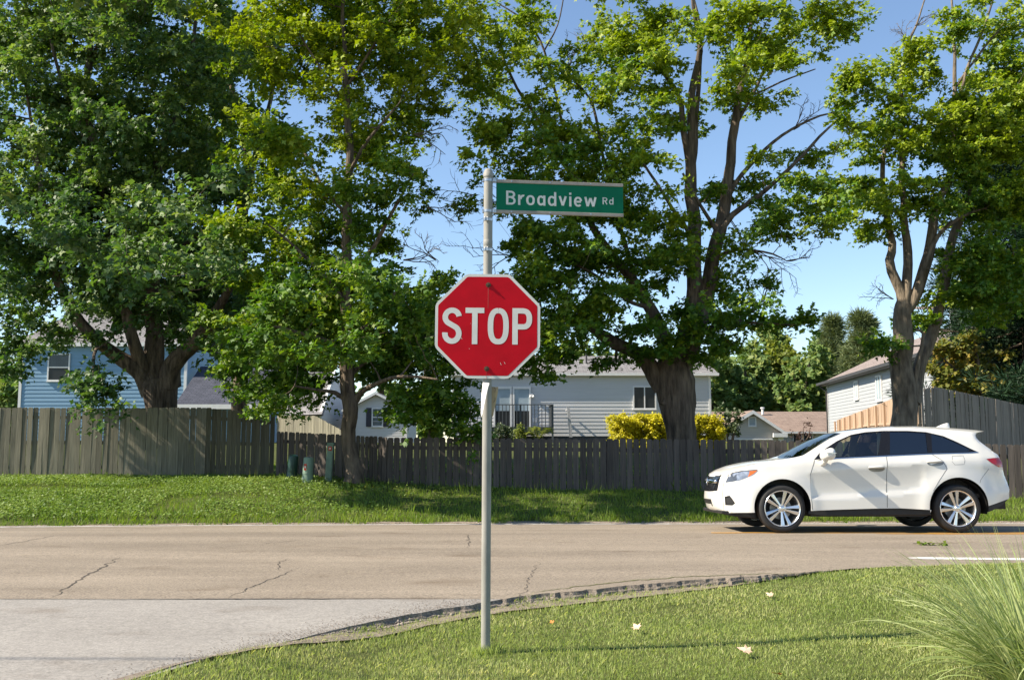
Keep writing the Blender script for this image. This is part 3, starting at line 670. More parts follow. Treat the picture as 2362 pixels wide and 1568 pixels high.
# left wing: long grey roof and a bluish shaded gable
q0, q1, q2, q3 = at(560, 960, Yw+1), at(742, 955, Yw-2), at(772, 858, Yw+3), at(640, 858, Yw+3)
slab_roof(h2, [q0, q1, q2, q3], MT['roof_grey'], .18)
g0, g1 = at(740, 1000, Yw-1.6), at(800, 1000, Yw+5); gze = at(740, 955, Yw-1.6).z; gzp = at(772, 862, Yw+2).z
board_wall(h2, (g0.x, g0.y), (g1.x, g1.y), .6, gze, MT['side_white'], .16)
board_wall(h2, (g0.x, g0.y), (g1.x, g1.y), gze, gzp, MT['side_white'], .16, lambda z: (.5*(z-gze)/(gzp-gze), 1-.5*(z-gze)/(gzp-gze)))
a, b, c_ = at(739, 957, Yw-1.75), at(771, 856, Yw+1.6), at(803, 957, Yw+5)
rb = MB(); rb.tube([a, b, c_], .13, 4); rb.build('rake_board', MT['trim'], h2)

# --- little tan house far back
Yt = 76.
pl, pr = at(1655, 1010, Yt), at(1802, 1010, Yt); ze = at(1800, 995, Yt).z; zp = at(1734, 950, Yt).z; ax = at(1734, 950, Yt).x
h4 = thing('tan_house', (ax, Yt, 0), 'small tan bungalow with brown roof and gable vent, far behind the fence', 'house')
apx = (ax-pl.x)/(pr.x-pl.x)
n, d = board_wall(h4, (pl.x, Yt), (pr.x, Yt), .0, ze, MT['side_tan'], .16)
board_wall(h4, (pl.x, Yt), (pr.x, Yt), ze, zp, MT['side_tan'], .16, lambda z: (apx*(z-ze)/(zp-ze), 1-(1-apx)*(z-ze)/(zp-ze)))
slab_roof(h4, [(pr.x+.3, Yt-.4, ze-.1), (pr.x+.3, Yt+7, ze-.1), (ax, Yt+7, zp+.14), (ax, Yt-.4, zp+.14)], MT['roof_brown'], .16)
slab_roof(h4, [(pl.x-.3, Yt-.4, ze-.1), (pl.x-.3, Yt+7, ze-.1), (ax, Yt+7, zp+.14), (ax, Yt-.4, zp+.14)], MT['roof_brown'], .16)
rk = MB()
for x1 in (pr.x+.33, pl.x-.33): rk.prism([(x1, Yt-.44, ze-.34), (ax, Yt-.44, zp-.14), (ax, Yt-.44, zp+.12), (x1, Yt-.44, ze-.11)], (0, .035, 0))
rk.build('rake_board', MT['trim'], h4)
MB().bbox((pr.x-.7, Yt-.46, ze-.42), (pr.x+.35, Yt-.05, ze-.12)).build('eave_return', MT['trim'], h4)
MB().bbox((pr.x-.25, Yt-.1, 0), (pr.x+.12, Yt+.1, ze-.43)).build('corner_board', MT['trim'], h4)
MB().bbox((pl.x-.3, Yt-.2, ze-.2-.42), (pr.x-.72, Yt-.05, ze-.22-.3)).build('frieze_board', MT['trim'], h4)
c = at(1734, 972, Yt); window(h4, (c.x, Yt-.02, c.z), d, n, .45, .56, MT['trim'], MT['pane_blue'], None, .09)
r0, r1 = at(1640, 0, Yt+3), at(1925, 0, Yt+3); zr2 = at(1800, 949, Yt+8).z; zev = at(1850, 995, Yt+3).z
slab_roof(h4, [(r0.x, Yt+2.6, zev), (r1.x, Yt+2.6, zev), (r1.x, Yt+8, zr2), (r0.x, Yt+8, zr2)], MT['roof_brown'], .16)
MB().bbox((pr.x+.3, Yt+2.9, 0), (r1.x, Yt+8, zev-.1)).build('wall', MT['side_tan'], h4)
MB().bbox((pr.x+.3, Yt+2.48, zev-.16), (r1.x, Yt+2.6, zev)).build('gutter', MT['trim'], h4)
for u in (1838, 1862):
    c = at(u, 1006, Yt+2.9); window(h4, (c.x, Yt+2.88, c.z-.2), d, n, .62, .8, MT['trim'], MT['pane_dark'], None, .06)
p = at(1758, 940, Yt+7); MB().lathe((p.x, p.y, zr2-.3), [(.1, 0), (.1, .5), (.17, .5), (.17, .62), (0, .64)], 10).build('roof_vent', MT['trim'], h4)

# --- grey house on the right, its long wall running away from us
A = at(1907, 884, 67.7); B = at(2150, 822, 45.5)
za = (A.z+B.z)/2
h5 = thing('corner_house', (A.x, A.y, 1.0), 'tall pale grey sided house with pinkish roof, right of the wood', 'house')
n, d = board_wall(h5, (A.x, A.y), (B.x, B.y), .9, za, MT['side_mid_grey'], .2)
inw = -n
def roofpt(P, a, up): return Vector((P.x, P.y, 0))+inw*a+Vector((0, 0, up))
E0, E1 = Vector((A.x, A.y, 0))-d*.5, Vector((B.x, B.y, 0))+d*1.0
rise = 2.9; run = 5.5
slab_roof(h5, [E0+n*.5+ZUP*(za+.05), E1+n*.5+ZUP*(za+.05), E1+inw*run+ZUP*(za+rise), E0+inw*run+ZUP*(za+rise)], MT['roof_pink'], .14)
slab_roof(h5, [E0+inw*(2*run+.5)+ZUP*(za+.05), E1+inw*(2*run+.5)+ZUP*(za+.05), E1+inw*run+ZUP*(za+rise), E0+inw*run+ZUP*(za+rise)], MT['roof_pink'], .14)
gt = MB(); gt.prism([E0+n*.51+ZUP*(za-.06), E0+n*.64+ZUP*(za-.06), E0+n*.64+ZUP*(za+.1), E0+n*.51+ZUP*(za+.1)], E1-E0); gt.build('gutter', MT['dark_trim'], h5)
sf = MB(); sf.prism([E0+n*.5+ZUP*(za-.05), E0+n*.06+ZUP*(za-.05), E0+n*.06+ZUP*(za-.09), E0+n*.5+ZUP*(za-.09)], E1-E0); sf.build('soffit', MT['dark_trim'], h5)
P0 = Vector((A.x, A.y, 0))
ds = MB(); ds.tube([P0+n*.55+d*.1+ZUP*(za-.08), P0+n*.12+d*.25+ZUP*(za-.5), P0+n*.12+d*.25+ZUP*.9], .05, 6); ds.build('downspout', MT['dark_trim'], h5)
MB().prism([P0+n*.03+ZUP*.9, P0+n*.03+d*.12+ZUP*.9, P0+n*.03+d*.12+ZUP*(za-.1), P0+n*.03+ZUP*(za-.1)], -n*.05).build('corner_board', MT['trim'], h5)
fa = P0+ZUP*.9; gw = MB(); gw.prism([fa+d*.05, fa+d*.05+inw*11, fa+d*.05+inw*11+ZUP*(za-1.0), fa+d*.05+inw*5.5+ZUP*(za+rise-1.1), fa+d*.05+ZUP*(za-1.0)], d*21); gw.build('wall', MT['side_mid_grey'], h5)
for u, v, w, h in ((1971.5, 900, .75, .92), (2024, 895, .95, 1.22)):
    # distance along the wall for this picture column
    t = None
    for k in range(400):
        q = P0+d*(k*.06)
        if (q.x/q.y)*math.cos(TH)*FD+CX >= u: t = k*.06; break
    q = P0+d*(t or 8); zc = at(u, v, q.y).z
    window(h5, q+n*.022+ZUP*zc, d, n, w, h, MT['trim'], MT['pane_blue'], 'v', .1)
p = at(2133, 775, 47); fl = MB(); fl.lathe((p.x, p.y, p.z-.3), [(.13, 0), (.13, 1.0), (.2, 1.0), (.2, 1.08), (0, 1.1)], 10); fl.build('flue_pipe', MT['pipe_rust'], h5)
# upper wing seen between the pine boughs
Yu = 47.
wl_, wr_ = at(2195, 800, Yu), at(2269, 800, Yu); zt1 = at(2200, 705, Yu).z; zb1 = 1.2
h6 = thing('upper_wing', ((wl_.x+wr_.x)/2, Yu, 1.2), 'tall grey sided gable wall glimpsed between the dark pine boughs', 'house')
board_wall(h6, (wl_.x, Yu), (wr_.x, Yu), zb1, zt1, MT['side_mid_grey'], .2)
board_wall(h6, (wr_.x+.02, Yu+.02), (wr_.x+5, Yu+3.5), zb1, zt1, MT['side_mid_grey'], .2)
MB().bbox((wr_.x-.07, Yu-.06, zb1), (wr_.x+.05, Yu+.02, zt1)).build('corner_board', MT['trim'], h6)
slab_roof(h6, [(wl_.x-.1, Yu-.2, zt1), (wr_.x+5.3, Yu-.2, zt1), (wr_.x+5.3, Yu+4, zt1+.5), (wl_.x-.1, Yu+4, zt1+.5)], MT['roof_pink'])

# ------------------------------------------------------------------ utility pedestals by the fence
def pedestal(u, vtop, vbot, Y, wpx, m, label, dome, tagc=None, lean=0, round_=True):
    b = at(u, vbot, Y); b.z = H(b.x, b.y)-.03; t = at(u, vtop, Y); h = t.z-b.z; r = wpx/2/FD*Y
    o = thing('utility_pedestal', b, label, 'utility box', 'utility pedestals by the fence')
    mb = MB()
    if round_:
        mb.lathe(b, [(r*1.06, 0), (r*1.06, .06), (r*.98, .08), (r*.97, h*.34), (r*1.0, h*.345), (r*1.0, h*.36), (r*.95, h*.37), (r*.93, h-dome), (r*.85, h-dome*.4), (r*.5, h-.01), (0, h)], 24)
        mb.build('body', m, o, True, auto=35)
        rb = MB(); rb.lathe(b+Vector((0, 0, h*.36)), [(r*1.02, 0), (r*1.03, .02), (r*1.02, .04)], 24); rb.build('band', m, o, True)
        MB().box(b+Vector((0, -r*1.0, h*.55)), (.03, .02, .05)).build('latch', m, o)
    else:
        mb.box(b+Vector((0, 0, h/2-.02)), (2*r, 1.5*r, h-.04)); mb.build('body', m, o, bevel=.012)
        cp = MB(); cp.box(b+Vector((0, 0, h-.02)), (2.25*r, 1.75*r, .05)); cp.build('cap', m, o, bevel=.015)
        MB().box(b+Vector((0, -.75*r-.006, h*.42)), (1.5*r, .008, h*.6)).build('cover', m, o, bevel=.003)
    if tagc:
        tx, tz, tw, th = tagc; tg = MB(); y = -(r*1.005 if round_ else .75*r+.012)
        if round_: y = -math.sqrt(max(0, (r*.99)**2-(tx*r)**2))-.004
        tg.box(b+Vector((tx*r, y, h*tz)), (tw, .005, th)); tgo = tg.build('sticker', MT['red_tag'], o)
        MB().box(b+Vector((tx*r, y-.004, h*tz)), (tw*.5, .004, th*.35)).build('sticker_mark', MT['sign_white'], tgo)
    o.rotation_euler = (0, lean, 0); return o
pedestal(671, 1047, 1100, 24.2, 25, MT['util_dark'], 'short dark green domed utility pedestal, left of the pale one', .09, None, .10)
pedestal(708, 1053, 1108, 23.6, 25, MT['util_pale'], 'short pale green domed utility pedestal with a red sticker', .04, (-.35, .62, .06, .15), .05)
pedestal(757, 1021, 1098, 24.0, 15, MT['util_pale'], 'tall slim pale green utility post with an orange tag', .03, (.0, .86, .085, .10), .05, False)

# ------------------------------------------------------------------ stop sign post
pb = solve(1119.5, 1506, H, 4, 12); PY = pb.y; PP = FD/PY
post = thing('sign_post', pb, 'round galvanised steel post standing in the lawn, holding both signs', 'post')
ptop = at(1126, 399, PY-.0); PH = ptop.z-pb.z; lean = (ptop.x-pb.x)/PH
PV = lambda h: Vector((pb.x+lean*h, PY, pb.z+h)); PR = .0345
hz = lambda v: at(1122, v, PY).z-pb.z
mb = MB(); mb.tube([PV(-.2), PV(hz(1000)), PV(hz(640)), PV(PH-.0)], PR, 28); mb.build('pipe', MT['galv'], post, True, auto=40)
mb = MB(); mb.lathe(PV(PH-.035), [(PR+.001, 0), (PR+.004, .0), (PR+.005, .03), (PR+.002, .033), (PR+.001, .036), (PR*.95, .05), (PR*.62, .064), (0, .070)], 28); mb.build('cap', MT['galv'], post, True, auto=50)
mb = MB(); mb.lathe(PV(hz(568)), [(PR, 0), (PR+.0012, .002), (PR+.0012, .045), (PR, .047)], 28); mb.build('pipe_sleeve', MT['galv'], post, True)
for v in (417, 488, 508, 577):
    p = PV(hz(v)); bd = MB(); bd.lathe(p-Vector((0, 0, .010)), [(PR, 0), (PR+.0025, 0), (PR+.0025, .02), (PR, .02)], 28)
    bo = bd.build('strap', MT['steel'], post, True, auto=30)
    cl = MB()
    if v in (417, 488):
        cl.box(p+Vector((PR+.012, 0, 0)), (.034, .03, .030)); cl.box(p+Vector((-PR-.004, -.005, 0)), (.012, .02, .026)); cl.tube([p+Vector((PR+.010, -.022, -.016)), p+Vector((PR+.010, -.022, .018))], .006, 8)
    else:
        cl.box(p+Vector((-.012, -PR-.006, 0)), (.030, .010, .026)); cl.tube([p+Vector((-.022, -PR-.012, -.012)), p+Vector((-.022, -PR-.012, .014))], .006, 8); cl.tube([p+Vector((-.003, -PR-.012, -.015)), p+Vector((-.003, -PR-.012, .016))], .006, 8)
    cl.build('clamp', MT['steel'], bo, bevel=.002)

# lettering made of strokes
def ribbon2(path, w):
    """2-D polyline -> quad strip outline"""
    P = [Vector((x, y)) for x, y in path]; L, R = [], []
    for i, p in enumerate(P):
        a = (P[i]-P[i-1]).normalized() if i else (P[1]-P[0]).normalized()
        b = (P[i+1]-P[i]).normalized() if i < len(P)-1 else a
        t = (a+b).normalized(); n_ = Vector((-t.y, t.x)); k = min(2, 1/max(.4, n_.dot(Vector((-a.y, a.x)))))
        L.append(p+n_*w/2*k); R.append(p-n_*w/2*k)
    return L, R
def arc(cx, cy, rx, ry, a0, a1, n=18, e=1.0):
    out = []
    for k in range(n+1):
        a = rad(a0+(a1-a0)*k/n); c, s = math.cos(a), math.sin(a)
        out.append((cx+rx*math.copysign(abs(c)**e, c), cy+ry*math.copysign(abs(s)**e, s)))
    return out
S_ = .146; s2 = S_/2; xh = .73
def bowl(cx, cy, rx, ry): return arc(cx, cy, rx, ry, 0, 360, 28, .85)
GL = {
 'S': (.52, [arc(.262, .735, .185, .19, 8, 235, 18)+arc(.258, .285, .185, .21, 58, -188, 22)]),
 'T': (.50, [[(0, 1-s2), (.5, 1-s2)], [(.25, 1-S_), (.25, 0)]]),
 'O': (.56, [arc(.28, .5, .28-s2, .5-s2, 90, 450, 40, .78)]),
 'P': (.53, [[(s2, 0), (s2, 1)], [(S_, 1-s2), (.29, 1-s2)]+arc(.29, .705, .165, .2175, 80, -80, 14, .85)+[(.29, .4875), (S_, .4875)]]),
 'B': (.60, [[(s2, 0), (s2, 1)], [(S_, 1-s2), (.32, 1-s2)]+arc(.32, .735, .175, .1875, 80, -80, 12)+[(.32, .545), (S_, .545)], [(.33, .5), (.36, .5)]+arc(.34, .29, .185, .2125, 70, -80, 14)+[(.34, s2), (S_, s2)]]),
 'R': (.60, [[(s2, 0), (s2, 1)], [(S_, 1-s2), (.32, 1-s2)]+arc(.32, .715, .19, .2075, 80, -80, 12)+[(.32, .505), (S_, .505)], [(.31, .45), (.52, 0)]]),
 'r': (.36, [[(s2, 0), (s2, xh)], [(S_*.9, xh*.62)]+arc(.33, xh*.62, .17, .22, 175, 85, 8)+[(.38, xh-s2)]]),
 'o': (.54, [bowl(.27, xh/2, .27-s2, xh/2-s2)]),
 'a': (.52, [[(.52-s2, 0), (.52-s2, xh)], arc(.24, xh/2, .235-s2, xh/2-s2, 35, 325, 24, .9)]),
 'd': (.54, [[(.54-s2, 0), (.54-s2, 1)], arc(.25, xh/2, .245-s2, xh/2-s2, 35, 325, 24, .9)]),
 'v': (.52, [[(.07, xh), (.26, .06)], [(.26, .06), (.45, xh)]]),
 'i': (.16, [[(s2, 0), (s2, xh)], [(s2, .85), (s2, 1)]]),
 'e': (.52, [[(.10, xh*.5), (.44, xh*.5)], arc(.26, xh/2, .26-s2, xh/2-s2, 8, 318, 28, .9)]),
 'w': (.76, [[(.06, xh), (.20, .06)], [(.20, .06), (.38, xh*.9)], [(.38, xh*.9), (.56, .06)], [(.56, .06), (.70, xh)]])}
def text(name, s, cx_frame, x0, x1, z0, hcap, m, parent, gap=.13, dist=.0012, sw=S_):
    """letters in the plane of a sign; cx_frame(x, d, z) maps sign coordinates to world"""
    adv = sum(GL[c][0] for c in s)+gap*(len(s)-1); k = (x1-x0)/adv; x = x0
    for c in s:
        w, strokes = GL[c]; V = []; F = []
        for j, p in enumerate(strokes):
            L, R = ribbon2(p, sw); b = len(V); dd = dist+j*.0003
            for l, r in zip(L, R):
                V += [cx_frame(x+l.x*k, dd, z0+l.y*hcap), cx_frame(x+r.x*k, dd, z0+r.y*hcap)]
            F += [(b+2*i, b+2*i+1, b+2*i+3, b+2*i+2) for i in range(len(L)-1)]
        o0 = root_of(parent); link(name, mesh_py(name, [v-o0 for v in V], F), m, parent); x += (w+gap)*k
# octagon plate
cz = PV(hz(753.5)); SYAW = rad(1.5)
ex = Vector((math.cos(SYAW), math.sin(SYAW), 0)); en = Vector((ex.y, -ex.x, 0)); tl = rad(-.4)
ux = ex*math.cos(tl)+ZUP*math.sin(tl); uz = ZUP*math.cos(tl)-ex*math.sin(tl)
SC0 = cz+en*(PR+.006)+ex*((1123-1122.5)/PP)
sg = thing('stop_sign', SC0, 'red octagonal STOP sign with white letters and border, bolted to the post', 'road sign')
fr = lambda x, dd, z: SC0+ux*x+en*dd+uz*z
def octa(a): t = a*math.tan(rad(22.5)); return [(-t, -a), (t, -a), (a, -t), (a, t), (t, a), (-t, a), (-a, t), (-a, -t)]
def rocta(a, r):
    P = octa(a); out = []
    for i in range(8):
        p = Vector(P[i]); a_ = (Vector(P[i-1])-p).normalized(); b_ = (Vector(P[(i+1) % 8])-p).normalized()
        for k in range(5):
            t = k/4; q = p+a_*r*(1-t)**2+b_*r*t**2; out.append((q.x, q.y))
    return out
A_ = 244.5/2/PP*(PY-.06)/PY*1.0
mb = MB(); mb.prism([fr(x, 0, z) for x, z in rocta(A_, .028)], en*.0025); mb.build('plate', MT['sign_white'], sg)
mb = MB(); mb.prism([fr(x, .0026, z) for x, z in rocta(A_-.0215, .012)], en*.0008); mb.build('red_face', MT['sign_red'], sg)
kk = 1/PP*(PY-.05)/PY
text('letter', 'STOP', fr, (1017.5-1123)*kk, (1226.5-1123)*kk, (753.5-796)*kk, 85*kk, MT['sign_white'], sg, .095, .0044)
for u, v in ((1123.5, 657), (1121.5, 853)):
    p = fr((u-1123)*kk, .0036, (753.5-v)*kk); bt = MB()
    cyl = lambda r, a, b, n=16: bt.tube([p+en*a, p+en*b], r, n)
    cyl(.019, 0, .004, 20); cyl(.0115, .004, .013, 6); cyl(.006, .013, .019, 10)
    bt.build('bolt', MT['bolt'], sg, False, bevel=.001)
p0 = (1123.4-1123)*kk
sk = MB(); sk.prism([fr(p0-.003, .00345, (753.5-664)*kk), fr(p0+.003, .00345, (753.5-664)*kk), fr(p0+.002, .00345, (753.5-712)*kk), fr(p0-.002, .00345, (753.5-712)*kk)], en*.0003); sk.build('rust_streak', MT['streak'], sg)
sk = MB(); sk.prism([fr(p0-.010, .00345, (753.5-860)*kk), fr(p0-.007, .00345, (753.5-860)*kk), fr(p0-.007, .00345, (753.5-876)*kk), fr(p0-.009, .00345, (753.5-876)*kk)], en*.0012); sk.build('rust_streak', MT['streak'], sg)
for x, z, l in ((.095, -.275, .018), (.125, -.27, .016), (-.30+.1, -.09, .012), (-.14, -.17, .006), (-.13, .02, .004)):
    sk = MB(); sk.prism([fr(x, .00345, z), fr(x+.003, .00345, z), fr(x+l*.5+.003, .00345, z-l), fr(x+l*.5, .00345, z-l)], en*.0004); sk.build('scratch', MT['sign_white'], sg)

# street name blade
zt, zb = hz(415), hz(491.5); x0 = at(1143, 453, PY).x; x1 = at(1434, 453, PY).x
BY = rad(8); bex = Vector((math.cos(BY), math.sin(BY), 0)); ben = Vector((bex.y, -bex.x, 0))
bo_ = Vector((x0, PY, pb.z+(zt+zb)/2)); bl = (x1-x0)*1.035; bh = zt-zb
ns = thing('street_sign', bo_, 'green Broadview Rd street name blade at the top of the post', 'street sign')
bf = lambda x, dd, z: bo_+bex*x+ben*dd+ZUP*(z+.002*x)
mb = MB(); mb.prism([bf(.004, .003, -bh/2+.018), bf(bl, .003, -bh/2+.018), bf(bl, .003, bh/2-.02), bf(.004, .003, bh/2-.02)], -ben*.006); mb.build('blade', MT['sign_green'], ns)
for s in (-1, 1):
    zc = s*(bh/2-.011); mb = MB(); mb.prism([bf(-.02, .009, zc-.013), bf(bl+.001, .009, zc-.013), bf(bl+.001, .009, zc+.013), bf(-.02, .009, zc+.013)], -ben*.018); rl = mb.build('rail', MT['sign_alu'], ns, bevel=.003)
    for f in (.12, .42, .74):
        bt = MB(); p = bf(bl*f, .009, zc); bt.tube([p, p+ben*.005], .006, 10); bt.build('rivet', MT['steel'], rl)
kx = bl/(1434-1143)
text('letter', 'Broadview', bf, (1166-1143)*kx, (1372-1143)*kx, -.063, 33/PP*1.02, MT['sign_white'], ns, .14, .0042, .138)
text('letter', 'Rd', bf, (1386-1143)*kx, (1411.5-1143)*kx, -.037, 16.5/PP*1.03, MT['sign_white'], ns, .16, .0042, .125)

# torn notice stuck on the post below the sign
nb_ = PV(hz(925)); nt_ = thing('torn_notice', nb_, 'torn white paper notice bent round the post just below the stop sign', 'paper')
def sheet(name, P, m, par):
    o0 = root_of(par); V = []; F = []
    for row in P: V += [Vector(p)-o0 for p in row]
    k = len(P[0]); F = [(i*k+j, i*k+j+1, (i+1)*k+j+1, (i+1)*k+j) for i in range(len(P)-1) for j in range(k-1)]
    o = link(name, mesh_py(name, V, F, True), m, par); sd = o.modifiers.new('thickness', 'SOLIDIFY'); sd.thickness = .0012; return o
rows = []
for k in range(9):
    f = k/8; v = 884+f*(962-884); h = PV(hz(v))
    xl = (1113+(-2)*f-2.5*math.sin(f*3.1)+(-1.5 if f > .8 else 0)-1122.0)/PP; xr = (1128.5-18.5*f**.9+1.0*f-1122.3)/PP; xr = max(xr, xl+.004)
    rows.append([h+Vector((xl+(xr-xl)*j/4, -.052-.034*(j/4)**1.1, .006*(2-j)*.3)) for j in range(5)])
sheet('paper', rows, MT['paper'], nt_)
rows = []
for k in range(7):
    f = k/6; v = 891+f*(960-891); h = PV(hz(v)); xl = (1130-1122)/PP; xr = (1148-13*f**1.3-1122)/PP
    rows.append([h+Vector((xl+(xr-xl)*j/3, .036+.01*j/3, 0)) for j in range(4)])
cd = sheet('card', rows, MT['card'], nt_)
for v, q in ((899, [(1137, -7), (1140.5, -4), (1141, 0), (1139.5, 5)]), (921, [(1140, -5), (1140.3, 0), (1139, 4), (1136.5, 5)])):
    mb = MB(); mb.tube([PV(hz(v+b))+Vector(((a-1122)/PP, .030+.004, 0)) for a, b in q], .0016, 5); mb.build('pen_mark', MT['ink'], cd)

# overhead cable, out of the picture above us; its shadow crosses the side street
cb = MB(); pts = []
for k in range(41):
    x = -45+90*k/40; pts.append((x, 5.15-.006*x, 7.2+.0011*(x*x)*.5))
cb.tube(pts, .016, 6)
tag(cb.build('overhead_cable', MT['wire'], None, loc=(0, 5.15, 7.2)), 'black overhead cable strung above the side street', 'cable')

# ------------------------------------------------------------------ trees
def tubes_np(branches, nseg=7, barky=0):
    """branches: list of (pts (n,3), radii (n,)) -> V, F"""
    Vs, Fs, b = [], [], 0
    for pts, rs, ns in branches:
        n = len(pts); T = np.gradient(pts, axis=0); T /= np.linalg.norm(T, axis=1)[:, None]+1e-9
        ref = np.array([1., .1, .05]) if abs(T[0, 0]) < .8 else np.array([0, 1., .1])
        A = ref-T*(T@ref)[:, None]; A /= np.linalg.norm(A, axis=1)[:, None]+1e-9; B = np.cross(T, A)
        a = np.linspace(0, 2*np.pi, ns, endpoint=False)
        R = rs[:, None]*np.ones(ns)[None]
        if barky and rs[0] > .1:
            sd = rng.random(4)*6
            R = R*(1+.09*np.sin(3*a+sd[0])[None]+.06*np.sin(5*a[None]+sd[1]+pts[:, 2:3]*.8)+.05*np.sin(9*a[None]+sd[2]-pts[:, 2:3]*1.7)+barky*rng.normal(0, .02, R.shape))
        P = pts[:, None]+A[:, None]*(np.cos(a)[None, :, None]*R[..., None])+B[:, None]*(np.sin(a)[None, :, None]*R[..., None])
        Vs.append(P.reshape(-1, 3)); i = (np.arange(n-1)*ns)[:, None]; k = np.arange(ns)[None]; k2 = (k+1) % ns
        Fs.append(np.stack([i+k, i+k2, i+ns+k2, i+ns+k], -1).reshape(-1, 4)+b); b += n*ns
    return np.concatenate(Vs), np.concatenate(Fs)
def smooth_path(P, step):
    P = np.asarray(P, float); out = []
    Q = np.vstack([2*P[0]-P[1], P, 2*P[-1]-P[-2]])
    for i in range(1, len(Q)-2):
        n = max(2, int(np.linalg.norm(Q[i+1, :3]-Q[i, :3])/step)); t = np.linspace(0, 1, n, endpoint=False)[:, None]
        a, b, c, d = Q[i-1], Q[i], Q[i+1], Q[i+2]
        out.append(.5*((2*b)+(-a+c)*t+(2*a-5*b+4*c-d)*t**2+(-a+3*b-3*c+d)*t**3))
    out.append(P[-1:]); return np.vstack(out)
LEAF = np.array([(0, 0, 0), (.42, .52, -.14), (0, 1, -.10), (-.42, .52, -.14)])
LOBED = np.array([(0, 0, 0), (.54, .42, -.14), (.20, .56, 0), (0, 1, -.12), (-.20, .56, 0), (-.54, .42, -.14)])
OVAL = np.array([(0, 0, 0), (.30, .45, -.04), (0, 1, -.10), (-.30, .45, -.04)])
def leaves_mesh(name, pos, dr, nr, size, shape=LEAF, width=1.):
    dr = dr/(np.linalg.norm(dr, axis=1)[:, None]+1e-9); sd = np.cross(dr, nr); sd /= np.linalg.norm(sd, axis=1)[:, None]+1e-9
    nr = np.cross(sd, dr); k = len(shape)
    V = pos[:, None]+size[:, None, None]*(sd[:, None]*(shape[None, :, :1]*width)+dr[:, None]*shape[None, :, 1:2]+nr[:, None]*shape[None, :, 2:])
    F = np.arange(len(pos)*k).reshape(-1, k)
    return mesh_np(name, V.reshape(-1, 3), F)
def cluster(c, R, flat, n, size, droop=.25):
    """a leafy spray: twiglets fanning out from c with leaves along them"""
    nt_ = max(4, int(n/16)); d = rng.normal(0, 1, (nt_, 3)); d[:, 2] = d[:, 2]*flat+.12
    d /= np.linalg.norm(d, axis=1)[:, None]; L = R*(.55+.5*rng.random(nt_))
    k = rng.integers(0, nt_, n); t = rng.random(n)**.6
    p = c+d[k]*(L[k]*t)[:, None]; p[:, 2] -= droop*R*(t**2)*rng.random(n)
    p += rng.normal(0, .055, (n, 3))*np.array([1, 1, .8])*max(1, R/.6)
    dr = d[k]+rng.normal(0, .75, (n, 3)); dr[:, 2] -= .35
    nr = np.array([-.38, -.38, 1.])+rng.normal(0, .45, (n, 3))
    return p, dr, nr, size*(.6+.75*rng.random(n))
